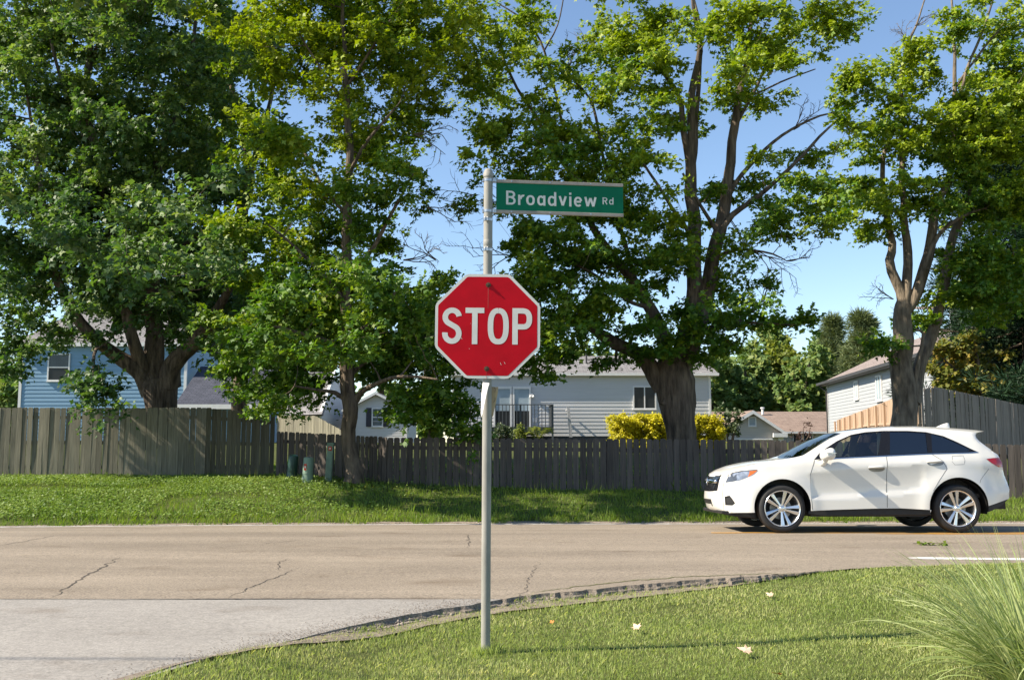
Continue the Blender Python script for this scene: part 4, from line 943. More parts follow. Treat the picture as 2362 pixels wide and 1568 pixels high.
def tree(name, label, base, limbs, blobs, Y, leaf, leafsize, dens, bark, per=110, cr=.62, flat=.4, group=None, cat='tree', rd=None, twig=.02, bare=0, shape=LEAF, side_fill=True, width=1., seed=1, dead=(), dy=0):
    global rng
    rng = np.random.default_rng(seed)
    B = np.array(base); root = thing(name, base, label, cat, group); ppm = FD/Y
    br = []; skel = []; skr = []
    for L in limbs:
        P = []
        for q in L:
            u, v, dy, r = (list(q)+[0, .05])[:4] if len(q) >= 4 else (*q, 0, .05)[:4]
            p = at(u, v, Y+dy); P.append((p.x, p.y, p.z, r))
        S = smooth_path(P, .28); S[:, 3] = np.maximum(S[:, 3], .008)
        w = np.array([mnoise.noise((k*.35, len(br)*3.1, seed)) for k in range(len(S))]); w2 = np.array([mnoise.noise((k*.35, len(br)*3.1, seed+9)) for k in range(len(S))])
        amp = np.minimum(.10, S[:, 3]*.8+.02); S[:, 0] += w*amp; S[:, 1] += w2*amp
        br.append((S[:, :3], S[:, 3], 14 if S[0, 3] > .15 else 8)); skel.append(S[:, :3]); skr.append(S[:, 3])
    main = [b for b in br]
    SK = np.vstack(skel) if skel else B[None]; SR = np.concatenate(skr) if skr else np.array([.1])
    clumps = []
    for bl in blobs:
        u, v, ru, rv = bl[:4]; dy_ = (bl[4] if len(bl) > 4 else dy); rdd = bl[5] if len(bl) > 5 else (rd or 2.2)
        dm = bl[6] if len(bl) > 6 else 1
        c = at(u, v, Y+dy_); a, b_ = ru/ppm, rv/ppm
        n = max(1, int(dens*dm*a*b_*3.14*(.6+.2*min(rdd, 2.5))+rng.random()))
        d = rng.normal(0, 1, (n, 3)); d /= np.linalg.norm(d, axis=1)[:, None]; d *= (rng.random(n)**.42)[:, None]
        clumps.append(np.array(c)+d*np.array([a, rdd, b_]))
    C = np.vstack(clumps)
    # twigs: join each clump to the nearest piece of the skeleton, nearest clumps first
    d0 = np.array([np.min(np.linalg.norm(SK-c, axis=1)) for c in C]) if len(C) else []
    tw = []
    for ci in np.argsort(d0):
        c = C[ci]; dd = np.linalg.norm(SK-c, axis=1)+np.maximum(0, SK[:, 2]-c[2])*.8+(SR > .2)*.5; j = int(np.argmin(dd)); s = SK[j]
        L = np.linalg.norm(c-s)
        if L < .15: continue
        m = (s+c)/2+np.array([0, 0, -.10*L])+rng.normal(0, .09, 3)*L
        n = max(4, int(L/.35)+2); t = np.linspace(0, 1, n)[:, None]
        P = (1-t)**2*s+2*t*(1-t)*m+t**2*c
        P[1:-1] += rng.normal(0, .025, (n-2, 3))*min(1, L)
        r0 = min(SR[j]*.6, .012+.018*L*(twig/.02)); R = np.linspace(r0, .006, n); tw.append((P, R, 5 if r0 > .02 else 4))
        SK = np.vstack([SK, P[2:]]); SR = np.concatenate([SR, R[2:]])
    # dead twigs fanning out at named places
    for (u, v, dy, ang, L, nb) in dead:
        s = np.array(at(u, v, Y+dy)); L = L/ppm
        def grow(s, a, el, L, r, lev):
            n = 7; P = [s]; 
            for k in range(n-1):
                a += rng.normal(0, .16); el += rng.normal(0, .12)
                P.append(P[-1]+np.array([math.cos(a)*math.cos(el), math.sin(el), math.sin(a)*math.cos(el)])*L/(n-1))
            P = np.array(P); tw.append((P, np.linspace(r, r*.4, n), 4))
            if lev < 3:
                for k in range(2, n):
                    if rng.random() < .75: grow(P[k], a+rng.choice([-1, 1])*rng.uniform(.35, .9), el+rng.normal(0, .4), L*rng.uniform(.3, .55), r*.6, lev+1)
        for _ in range(nb): grow(s, rad(ang)+rng.normal(0, .25), rng.normal(0, .2), L*rng.uniform(.7, 1.1), .016, 1)
    if main:
        V, F = tubes_np(main, barky=1); link('trunk', mesh_np('trunk', V-B, F, True), bark, root)
    if tw:
        V, F = tubes_np(tw); o = link('branches', mesh_np('branches', V-B, F, True), bark, root); o['kind'] = 'stuff'
    ps = [cluster(c, cr*(.7+.6*rng.random()), flat, int(per*(.6+.8*rng.random())), leafsize) for c in C]
    p, dr, nr, sz = (np.concatenate([q[k] for q in ps]) for k in range(4))
    o = link('foliage', leaves_mesh('foliage', p-B, dr, nr, sz, shape, width), leaf, root); o['kind'] = 'stuff'
    return root
gp = lambda u, v, Y: (lambda p: (p.x, p.y, H(p.x, p.y)))(at(u, v, Y))

# big maple on the left
tree('maple_tree', 'broad dark maple with a thick forked trunk, leftmost, behind the tall board fence', gp(370, 1000, 27.5), [
 [(372,1030,0,.50),(371,985,0,.45),(369,935,0,.43),(366,895,0,.47),(364,872,0,.45)],
 [(362,890,0,.36),(357,840,0,.30),(353,780,.1,.25),(351,700,.3,.19),(352,600,.3,.165),(357,480,.5,.15),(365,380,.5,.12),(400,280,.8,.10),(430,200,1,.08),(450,60,1,.05),(455,-40,1,.03)],
 [(352,905,0,.30),(325,860,-.2,.25),(285,830,-.3,.21),(235,795,-.6,.17),(190,745,-.8,.14),(160,700,-1,.12),(120,600,-1.2,.10),(100,480,-1.2,.08),(80,330,-1,.05),(60,200,-1,.03)],
 [(388,890,0,.32),(400,845,-.2,.26),(432,805,-.3,.22),(468,765,-.8,.19),(490,730,-.9,.15),(520,680,-1.2,.1),(560,600,-1.5,.07),(580,520,-1.6,.04)],
 [(345,890,0,.22),(320,820,-.4,.17),(295,730,-.5,.15),(270,620,-.5,.12),(240,450,-.3,.11),(210,290,0,.10),(202,200,0,.09),(207,114,0,.07),(203,0,0,.05),(200,-60,0,.03)],
 [(203,190,0,.06),(225,100,.2,.05),(260,60,.4,.03)], [(240,450,-.3,.07),(180,280,-.5,.06),(140,180,-.6,.05),(105,30,-.6,.03)],
 [(468,765,-.8,.1),(520,745,-1.2,.06),(600,735,-1.8,.03)], [(285,830,-.3,.08),(230,800,-1.5,.05),(215,850,-2.6,.035),(225,930,-3.1,.02)],
 [(352,600,.3,.08),(430,560,-.3,.06),(510,500,-.6,.03)], [(357,480,.5,.07),(300,430,.2,.05),(240,400,0,.03)],
 ], [(60,60,140,110),(230,40,150,90),(400,60,130,100),(120,230,160,110),(300,200,140,110),(440,200,90,110),(50,400,130,120),(200,400,140,110),(340,380,120,110),(440,360,80,100),
 (60,560,130,100),(200,560,120,90),(330,560,120,90),(430,540,100,100),(40,690,100,80),(150,640,110,60),(280,650,110,70),(400,670,100,80),(490,650,70,90),(220,705,110,32),(330,740,60,45),(10,790,35,50),(25,845,22,45,-1,1),
 (225,905,34,65,-3.2,.5,1.6),(205,850,40,40,-2.6,.5),(470,745,70,50),(520,810,50,40,-1),(90,750,40,22,-1,1,.7),(205,785,32,26,-1.5,.8,.7),(-30,300,40,250),(430,500,90,110,-7.5,2,.35),(450,640,70,50,-7,2,.5),(330,610,80,50,-7.5,2,.35),(110,540,110,50,-7.5,2,.4),(30,430,80,50,-7.5,2,.3),(130,768,60,22,-1,1,.8),(20,760,40,40,-1,1,.8),(60,-90,150,80),(140,-120,130,70,-8.5,2.5,.9),(20,-170,150,80,-8.5,2.5,.9),(300,-140,120,70,-7.5,2.5,.8),(230,-110,150,90),(400,-100,140,80),(150,-230,170,80),(330,-230,160,80)],
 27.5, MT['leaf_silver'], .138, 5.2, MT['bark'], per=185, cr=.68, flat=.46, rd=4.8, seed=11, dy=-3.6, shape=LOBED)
# pale tree behind
tree('maple_tree', 'slender pale green tree standing far behind, between the left and the middle maple', gp(552, 900, 33), [
 [(556,960,0,.26),(553,800,0,.24),(552,640,0,.22),(558,500,0,.20),(575,420,0,.17),(568,320,0,.14),(545,250,.2,.11),(525,150,.3,.08),(510,40,.4,.05)],
 [(572,415,0,.12),(600,320,.2,.09),(625,230,.4,.07),(640,120,.4,.04)], [(556,560,0,.07),(500,520,.3,.05),(450,490,.3,.03)]],
 [(520,60,100,80),(470,170,70,80),(600,130,80,90),(530,290,60,60),(460,320,60,70),(620,420,50,60),(500,420,60,60),(600,540,60,50),(490,560,60,60),(640,300,40,60),(560,700,90,70),(470,700,60,60),(660,700,50,60)],
 33, MT['leaf_back'], .19, 3.8, MT['bark'], per=150, cr=.85, flat=.6, rd=2.6, seed=12)
# middle maple in front of the fence
tree('maple_tree', 'straight trunked maple growing in front of the fence, left of the stop sign', gp(812, 1102, 23.2), [
 [(816,1112,0,.25),(813,1080,0,.19),(809,1020,0,.165),(808,960,0,.170),(807,925,0,.16),(800,880,0,.155),(800,800,0,.145),(800,700,0,.125),(799,550,0,.11),(805,380,0,.09),(800,200,0,.07),(790,50,0,.045),(790,-60,0,.03)],
 [(810,935,0,.10),(830,908,-.1,.075),(855,890,-.3,.06),(900,872,-.8,.045),(950,868,-1.2,.035),(1010,875,-1.6,.02)], [(800,925,0,.07),(770,905,-.2,.05),(735,900,-.6,.035),(680,890,-1.2,.02)],
 [(800,835,0,.07),(765,790,-.4,.055),(700,770,-1,.04),(620,750,-1.5,.025)], [(802,805,0,.07),(850,740,-.4,.055),(900,690,-.8,.04),(930,640,-1,.025)],
 [(800,700,0,.06),(740,630,-.5,.05),(680,570,-.9,.035),(620,520,-1.2,.02)], [(800,650,0,.06),(860,570,-.6,.05),(910,480,-1,.035),(950,400,-1.2,.02)],
 [(800,500,0,.05),(740,420,.5,.04),(690,330,.8,.03)], [(803,400,0,.05),(850,320,-.6,.04),(910,250,-1,.025)], [(800,250,0,.04),(740,160,-.3,.03),(690,80,-.5,.02)], [(798,200,0,.04),(860,110,-.3,.03),(910,30,-.4,.02)],
 [(805,870,0,.05),(850,830,.6,.04),(930,790,1,.03),(1010,770,1.2,.02)]],
 [(700,30,110,70),(850,30,130,70),(960,60,70,70),(640,140,70,60),(760,140,90,60),(900,160,100,60),(975,200,55,45),(665,330,75,40,-1.5,1),(610,300,40,40),(800,260,90,55),(930,270,60,50),(850,350,80,45),(650,430,80,45),(760,460,90,60),
 (900,415,75,40,-1.5,1),(955,440,45,35),(600,540,80,50),(720,570,100,55),(850,530,80,50),(570,650,80,55),(680,670,100,55),(800,660,90,60),(890,660,55,45),(560,760,70,45),(660,780,100,50),(770,770,80,55),(880,760,85,55),
 (620,860,80,45),(710,870,60,40),(550,880,45,40),(860,840,60,35),(940,810,60,60),(985,730,50,70,.5,1.2),(985,900,60,60),(1050,930,45,60,.5,1),(1045,800,45,60,.8,1.2),(1010,660,35,40,1,.8),(640,935,36,28,-.8,.8),(590,920,30,30),(700,930,30,22),(930,920,30,50,-.6,.8),(1090,985,40,25,.5,.8),(960,965,30,30),(760,690,90,60),(1015,50,50,60),(1045,150,40,60),(1075,60,45,50),(1095,120,35,40),(680,-40,90,50),(850,-50,110,50),(560,130,40,50),(650,690,80,32,-4.8,1.2),(900,720,70,35,-4.5,1.2),(760,800,70,30,-4.8,1.2),(620,800,70,30,-4.2,1.2),(850,640,60,30,-5,1.2),(1080,860,30,60,.8,1)],
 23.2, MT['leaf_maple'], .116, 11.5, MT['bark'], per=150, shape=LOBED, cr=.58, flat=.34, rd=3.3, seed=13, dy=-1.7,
 dead=[(955,310,0,-20,90,3),(930,600,0,10,90,3),(1005,600,.5,160,90,2),(985,480,.5,-30,80,2)])
# big maple right of the sign
T4 = [[(1574,1060,0,.46),(1571,1020,0,.43),(1566,975,0,.43),(1560,935,0,.50),(1556,900,0,.52),(1553,860,0,.50),(1552,835,0,.42)],
 [(1528,895,0,.30),(1505,850,0,.26),(1468,815,-.1,.20),(1425,795,-.2,.18),(1390,775,-.3,.155),(1372,758,-.3,.13),(1345,725,-.5,.10),(1305,690,-.8,.07),(1260,655,-1,.04)],
 [(1543,860,0,.26),(1530,780,0,.22),(1500,710,0,.20),(1470,660,0,.18),(1425,605,0,.155),(1390,565,.1,.13),(1360,500,.1,.11),(1330,430,.2,.09),(1285,350,.2,.075),(1235,270,.2,.06),(1180,180,.2,.045),(1130,60,.2,.03)],
 [(1556,860,0,.30),(1585,770,0,.27),(1600,690,0,.25),(1602,560,0,.23),(1594,430,0,.20),(1590,330,0,.16),(1598,220,0,.12),(1612,120,0,.09),(1600,30,0,.06),(1590,-60,0,.03)],
 [(1572,860,0,.30),(1605,770,-.1,.26),(1630,690,-.1,.25),(1650,590,-.2,.225),(1668,480,-.2,.19),(1680,400,-.2,.17),(1692,300,-.2,.15),(1712,190,-.2,.11),(1728,90,-.2,.08),(1745,-40,-.2,.04)],
 [(1640,610,-.2,.12),(1671,519,-.5,.11),(1712,480,-.6,.095),(1747,455,-.7,.085),(1795,415,-.8,.07),(1840,371,-.8,.06),(1890,315,-.8,.045),(1937,272,-.8,.03)],
 [(1662,500,-.3,.09),(1692,430,-.4,.08),(1730,379,-.5,.07),(1780,330,-.5,.055),(1827,299,-.5,.045),(1890,268,-.5,.035),(1935,260,-.5,.025)],
 [(1648,600,-.2,.06),(1665,586,-.3,.05),(1700,577,-.5,.045),(1735,577,-.6,.04),(1781,586,-.7,.03),(1814,602,-.7,.018)],
 [(1594,450,0,.12),(1603,330,.2,.10),(1609,230,.3,.085),(1614,130,.3,.07),(1612,60,.3,.055),(1595,-20,.3,.04)],
 [(1590,390,0,.13),(1578,310,-.1,.11),(1570,240,-.1,.09),(1540,185,-.2,.07),(1511,139,-.2,.055),(1470,60,-.2,.035)],
 [(1470,660,0,.09),(1440,560,.4,.08),(1410,450,.5,.07),(1385,330,.6,.055),(1362,230,.6,.045),(1325,190,.6,.03)],
 [(1330,430,.2,.06),(1290,260,.2,.05),(1278,200,.2,.045),(1255,120,.2,.04),(1235,75,.2,.035),(1190,35,.2,.03),(1135,0,.2,.02)],
 [(1255,120,.2,.03),(1285,60,.2,.025),(1300,-10,.2,.02)], [(1500,710,0,.08),(1440,690,-.5,.06),(1380,640,-.8,.05),(1310,600,-1,.03)],
 [(1602,560,0,.08),(1550,480,-.5,.06),(1500,400,-.8,.045),(1450,330,-1,.03)], [(1620,760,-.1,.10),(1660,752,-.5,.08),(1690,742,-.8,.06),(1720,728,-1,.05),(1760,700,-1,.025)],
 [(1690,742,-.8,.05),(1760,745,-1.2,.035),(1830,750,-1.4,.02)], [(1560,960,0,.10),(1525,925,-.3,.09)], [(1692,300,-.2,.07),(1735,220,-.3,.055),(1780,130,-.3,.045),(1850,60,-.3,.035),(1930,20,-.3,.02)],
 [(1735,220,-.3,.035),(1800,190,-.3,.03),(1880,160,-.3,.02)], [(1425,795,-.2,.05),(1422,830,-.2,.04)], [(1655,540,-.2,.07),(1612,470,-.8,.055),(1575,400,-1,.04)]]
T4 = [[(q[0], q[1], q[2], q[3]*(.82 if q[1] < 720 else .90 if q[1] < 860 else .93)) for q in L] for L in T4]
tree('maple_tree', 'large open crowned maple with burled trunk, right of the stop sign behind the picket fence', gp(1572, 1010, 27), T4,
 [(1160,285,65,30,-1,1),(1190,375,50,35),(1285,300,60,30,-1,1),(1250,215,50,30),(1150,140,60,40),(1230,60,60,40),(1120,60,50,40),(1330,340,50,35),(1385,260,45,30),(1345,140,60,40),(1420,110,75,45,-1,1.2),(1400,30,80,35),(1500,65,70,45,-1,1.2),(1480,175,60,40),
 (1440,240,45,35),(1540,150,50,35),(1545,280,45,35),(1690,60,75,45,-1,1.2),(1735,130,60,40),(1640,35,45,30),(1780,55,50,40),(1840,60,45,40),(1890,35,55,40),(1965,25,45,25),(1930,90,50,30),(1765,215,50,35),(1700,200,45,35),(1480,330,65,40),
 (1400,380,70,40),(1290,410,60,40),(1210,450,50,30),(1120,330,40,30),(1340,480,70,40),(1450,450,70,45),(1520,500,50,45),(1195,540,50,40),(1280,560,80,45),(1260,640,80,45),(1350,610,70,45),(1440,580,45,40),(1540,620,50,45),(1330,720,75,40),(1280,770,65,40),
 (1420,715,50,30),(1470,760,45,28,-1),(1500,800,40,30,-1,.8),(1600,790,60,35,-.8,.8),(1680,650,45,40),(1690,740,60,40),(1760,735,65,22,-1,.8),(1835,742,60,16,-1.2,.6),(1650,800,45,35),(1580,730,40,30,-.8),(1240,840,40,40),(1330,815,45,22),(1400,830,30,25,-.6,.6),(1790,500,60,40),(1720,560,40,30),(1850,525,50,40),(1820,425,50,30),(1740,385,45,30),
 (1890,460,35,40),(1880,350,40,30),(1195,680,45,40),(1210,770,40,40),(1640,460,45,40,.8),(1560,560,45,40,.8),(1640,240,35,30),(1390,480,60,35),(1240,330,40,30),(1480,640,50,35,-.5),(1780,660,40,22,-1,.7),(1380,680,60,30),(1110,170,35,30),(1110,255,30,30),(1100,440,40,24)],
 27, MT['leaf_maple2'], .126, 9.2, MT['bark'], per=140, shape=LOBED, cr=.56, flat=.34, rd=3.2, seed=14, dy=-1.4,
 dead=[(1735,577,-.6,-30,110,3),(1814,602,-.7,-20,60,2),(1830,300,-.5,60,80,4),(1190,470,0,170,110,4),(1100,450,0,190,80,3),(1180,590,0,170,120,3),(1750,703,-1,50,60,3),(1560,80,0,110,70,3),(1310,160,0,90,90,3),(1680,500,0,-60,90,2),(1400,770,0,-90,40,2),(1250,80,0,150,70,3)])
# multi-stemmed tree at right
tree('maple_tree', 'pale multi-stemmed maple rising behind the white car, right of the wood', gp(2090, 1000, 30), [
 [(2086,1040,0,.40),(2086,985,0,.36),(2090,930,0,.36),(2084,880,0,.33),(2080,830,0,.30),(2082,760,0,.27),(2084,715,0,.25),(2080,690,0,.17),(2066,650,0,.145),(2054,600,0,.13),(2058,560,0,.11),(2040,480,.1,.09),(2036,380,.1,.07),(2060,280,.1,.05)],
 [(2086,720,0,.17),(2092,660,0,.14),(2093,580,0,.13),(2085,500,0,.11),(2078,400,0,.09),(2082,300,0,.07),(2078,190,0,.055),(2090,110,0,.045),(2112,60,0,.03),(2136,-10,0,.02)],
 [(2092,715,0,.19),(2114,670,-.1,.17),(2132,610,-.2,.16),(2150,545,-.2,.145),(2158,480,-.2,.12),(2190,400,-.2,.09),(2200,280,-.2,.07),(2202,140,-.2,.05),(2194,-10,-.2,.03)],
 [(2102,930,0,.22),(2112,880,.1,.20),(2130,820,.2,.18),(2152,760,.2,.17),(2170,690,.2,.155),(2182,620,.2,.145),(2200,540,.2,.13),(2240,450,.2,.10),(2275,380,.2,.08),(2330,295,.2,.05),(2380,240,.2,.03)],
 [(2114,690,-.1,.09),(2128,640,-.3,.08),(2160,545,-.5,.07),(2215,500,-.6,.05),(2270,480,-.7,.03)], [(2200,280,-.2,.05),(2230,160,-.3,.045),(2262,80,-.3,.04),(2290,0,-.3,.03)], [(2205,200,-.2,.04),(2270,110,-.4,.035),(2350,8,-.4,.025)],
 [(2110,890,0,.08),(2118,830,-.2,.06),(2128,770,-.3,.05),(2110,760,-.4,.03)]],
 [(2080,140,60,35),(2000,190,60,35,-1,1),(2110,200,55,40),(1950,210,40,35),(2040,260,60,40),(2150,300,70,50),(2230,260,70,55),(2300,170,60,60),(2340,60,50,60),(2210,60,50,50),(2005,330,45,40),(2070,340,40,40),(2000,430,45,40),(2030,520,50,45),(2100,440,50,35),(2200,380,70,60),(2300,340,60,60),(2270,470,70,50),(2340,460,60,60),(2150,490,40,30),(1965,490,35,35),
 (2020,790,28,32,-.5,.6),(2050,815,22,25,-.5,.6),(2200,590,45,45),(2290,570,60,50),(2360,300,60,60),(2130,740,30,30,.5),(2260,640,60,50),(2030,450,40,30),(2380,150,50,70),(2330,620,60,70),(2250,690,55,32),(2195,690,28,24),(2320,720,45,40),(2380,420,60,80),(2300,250,60,50),(2230,320,60,50)],
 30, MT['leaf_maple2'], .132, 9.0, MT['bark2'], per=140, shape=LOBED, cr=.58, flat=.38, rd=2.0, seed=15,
 dead=[(2060,690,0,150,70,4),(2090,110,0,120,60,3),(2110,60,0,30,60,3),(2150,460,0,-50,60,2)])
# dark white-pine at the right edge
pl_ = []; Yp = 44
for k in range(16):
    v = 930-k*46; w = 190-abs(k-3)*5; 
    pl_ += [(2330-w*.45, v, w*.42, 15, -1, 1.6), (2380, v-18, w*.5, 15, 0, 1.6), (2290, v-26, w*.35, 13, 1, 1.5)]
def pine(name, label, base, Y, top, bot, u, halfw, leaf, seed, tiers=16, per=46, cr=.55, nl=.20, lean=0, jagv=1., bark='bark'):
    global rng
    rng = np.random.default_rng(seed); B = np.array(base); root = thing(name, base, label, 'tree'); ppm = FD/Y
    pt, pb_ = np.array(at(u+lean, top, Y)), np.array(at(u, bot, Y)); trunk = [(np.linspace(B, pt, 14), np.linspace(.28, .02, 14)*Y/44, 10)]; tw = []; C = []
    for k in range(tiers):
        f = (k+.5*rng.random())/tiers; zc = pb_+(pt-pb_)*f; R = halfw/ppm*((1-f)**.75*.9+.12)*(.8+.4*rng.random()*jagv)
        for j in range(rng.integers(6, 9)):
            a = rng.random()*6.28; L = R*(.6+.5*rng.random()); d = np.array([math.cos(a), math.sin(a), .05+.28*f-.1*rng.random()])
            n = 8; t = np.linspace(0, 1, n)[:, None]; P = zc+d*L*t+np.array([0, 0, 1])*(-.18*L*np.sin(t*3.14)+.05*L*t)
            tw.append((P, np.linspace(.05*(1-f)+.015, .008, n), 4))
            for q in range(int(4+L*2.4)):
                s = .25+.75*rng.random(); i = int(s*(n-1)); C.append(P[i]+rng.normal(0, .16, 3)*np.array([1, 1, .5])*L*.5)
    V, F = tubes_np(trunk, barky=1); link('trunk', mesh_np('trunk', V-B, F, True), MT[bark], root)
    V, F = tubes_np(tw); o = link('branches', mesh_np('branches', V-B, F, True), MT[bark], root); o['kind'] = 'stuff'
    pos, dr = [], []
    for c in C:
        d = rng.normal(0, 1, (per, 3)); d[:, 2] = d[:, 2]*.6+.1; d /= np.linalg.norm(d, axis=1)[:, None]
        pos.append(c+d*rng.random((per, 1))*cr*.6); dr.append(d+np.array([0, 0, .15]))
    pos = np.concatenate(pos); dr = np.concatenate(dr)
    o = link('foliage', leaves_mesh('foliage', pos-B, dr, rng.normal(0, 1, pos.shape), nl*(.7+.6*rng.random(len(pos))), OVAL, .22), leaf, root); o['kind'] = 'stuff'
    return root
pine('pine_tree', 'dark dense white pine at the right edge, in front of the grey gable', gp(2370, 1000, 43), 43, 210, 960, 2362, 320, MT['needle'], 21, 24, 80, .75, .30)
tree('turning_tree', 'small tree with yellowish turning leaves behind the grey board fence', gp(2260, 980, 42), [[(2260,1000,0,.16),(2255,900,0,.12),(2250,820,0,.08),(2240,760,0,.05)], [(2257,900,0,.07),(2200,850,0,.05),(2170,820,0,.03)]],
 [(2190,860,50,35),(2240,800,50,45),(2290,830,50,40),(2250,890,60,35),(2320,890,40,30),(2180,900,40,25),(2210,790,35,30),(2160,800,30,35),(2150,850,30,30)], 42, MT['orange_leaf'], .18, 5, MT['bark'], per=80, cr=.55, rd=1.2, seed=22)

# trees beyond the houses
far = [('leaf_far', 1640, 905, 70, 90, 100, 'rounded green tree at the left end of the wood beyond the bungalow'), ('leaf_far', 1715, 880, 70, 80, 104, 'dark round tree of the wood above the tan gable'), ('leaf_far_yel', 1800, 865, 45, 95, 108, 'yellowish green tree in the middle of the wood'),
       ('leaf_far', 1860, 880, 60, 100, 100, 'round green tree of the wood against the right house'), ('leaf_far', 1765, 815, 60, 80, 118, 'taller hazy tree at the back of the wood'), ('leaf_far', 1940, 850, 70, 90, 112, 'broad tree of the wood rising behind the right house roof'),
       ('leaf_far', 10, 900, 60, 85, 62, 'dark round tree left of the blue house'), ('leaf_far', 700, 800, 70, 90, 92, 'round tree behind the roof of the white house'), ('leaf_back', 985, 730, 45, 110, 84, 'pale yellow green tree showing just left of the stop sign'),
       ('leaf_far', 1330, 830, 120, 30, 92, 'low tree line just above the roof of the central house'), ('leaf_far', 540, 810, 70, 80, 96, 'tree behind the dark garage roof'), ('leaf_far', 880, 830, 70, 70, 96, 'tree behind the gable of the white house'), ('leaf_far', 300, 700, 150, 80, 90, 'tree crown rising over the blue house roof')]
for k, (lf, u, v, ru, rv, Y, lab) in enumerate(far):
    bl = []
    r_ = np.random.default_rng(100+k)
    for q in range(16):
        a = r_.random()*6.28; r = r_.random()**.5; bl.append((u+math.cos(a)*r*ru*.8, v+math.sin(a)*r*rv*.8, ru*.36, rv*.30, r_.normal(0, 1.5), 1.5))
    bl += [(u+r_.normal(0, ru*.4), 985-r_.random()*60, ru*.5, 30, 0, 1.5) for q in range(3)]
    tree('woodland_tree', lab, gp(u, 1015, Y), [[(u, 1040, 0, .3), (u, v+rv*.5, 0, .25), (u+5, v-rv*.5, 0, .1)], [(u, v+rv*.5, 0, .12), (u+ru*.5, v, 0, .05)], [(u, v+rv*.4, 0, .12), (u-ru*.5, v-10, 0, .05)]],
         bl, Y, MT[lf], .44, 1.0 if k != 12 else .7, MT['bark'], per=110, cr=1.25, flat=.75, rd=2, seed=40+k, group='trees beyond the houses', shape=LEAF)
for u, top, hw, Y, lab, sd in ((1985, 722, 75, 96, 'taller shaggy spruce behind the right house roof', 31), (1920, 735, 60, 104, 'narrower shaggy spruce at the back of the wood', 32)):
    pine('spruce_tree', lab, gp(u, 1000, Y), Y, top, 930, u, hw, MT['spruce'], sd, 20, 26, 1.2, .55, bark='bark')
# dense wood further off
tree('wood', 'dense mass of green wood far beyond the houses', gp(1800, 1000, 135), [], [(u, 905+20*math.sin(u*.03), 70, 60, 0, 3) for u in range(1560, 2060, 45)]+[(u, 960, 70, 50, 0, 3) for u in range(1560, 2060, 60)]+[(u, 955, 90, 60, 0, 3) for u in list(range(-60, 560, 90))+list(range(560, 1560, 110))],
     135, MT['leaf_far'], .95, .16, MT['bark'], per=110, cr=1.7, flat=.8, rd=3, seed=61, cat='wood')
for o in list(COL.objects):
    if o.name == 'wood':
        ch = [c for c in o.children]
        for c in ch:
            if c.name.startswith('branches'): bpy.data.objects.remove(c)
            else:
                c.name = 'wood_mass'; c['kind'] = 'stuff'; c.parent = None; c.location = o.location; c['label'] = 'dense mass of green wood far beyond the houses'; c['category'] = 'wood'
        bpy.data.objects.remove(o); break

# ------------------------------------------------------------------ shrubs in the yards
def shrub(name, label, Y, blobs, leaf, size, dens, per, cr, rd, seed, flat=.8, stems=None, cat='shrub', shape=OVAL, width=1.3):
    u = sum(b[0] for b in blobs)/len(blobs); v = max(b[1]+b[3] for b in blobs); bp = gp(u, v, Y)
    L = [[(b[0]*.4+u*.6, 1015, 0, .04), (b[0]*.8+u*.2, b[1]+b[3]*.6, 0, .03), (b[0], b[1], 0, .012)] for b in blobs[:8]]
    return tree(name, label, bp, L, blobs, Y, leaf, size, dens, MT['bark'], per=per, cr=cr, flat=flat, rd=rd, seed=seed, cat=cat, shape=shape, width=width)
shrub('golden_hedge', 'bright golden yellow clipped hedge behind the trunk of the big maple', 40, [(1420+k*15.5, 983, 15, 22, 0, .9) for k in range(16)]+[(1420+k*15.5, 1015, 15, 22, 0, .9) for k in range(16)]+[(1418+k*15.7, 966, 13, 8, 0, .9) for k in range(16)], MT['gold'], .085, 70, 70, .15, .8, 71, cat='hedge')
shrub('dark_shrub', 'loose dark green shrub at the right corner of the grey house', 42, [(1672, 965, 22, 26), (1695, 980, 20, 24), (1660, 990, 18, 20), (1700, 955, 12, 14)], MT['shrub'], .11, 14, 80, .35, .7, 72)
shrub('purple_shrub', 'thin purplish bare-looking shrub in front of the tan bungalow', 66, [(1852, 985, 16, 12), (1838, 1000, 20, 14), (1866, 998, 18, 14), (1850, 1008, 24, 12)], MT['purple'], .13, 5, 30, .5, .8, 73)
shrub('round_shrub', 'rounded olive green shrub under the deck railing', 46, [(1158, 990, 20, 15), (1175, 998, 16, 12), (1140, 1000, 16, 12), (1120, 995, 18, 12)], MT['shrub'], .095, 26, 70, .26, .6, 74)
shrub('dwarf_conifer', 'small pointed yellow-green conifer in front of the deck', 45, [(1200, 1002, 14, 12), (1200, 990, 9, 10), (1200, 982, 5, 7)], MT['leaf_far_yel'], .08, 50, 70, .18, .35, 75)
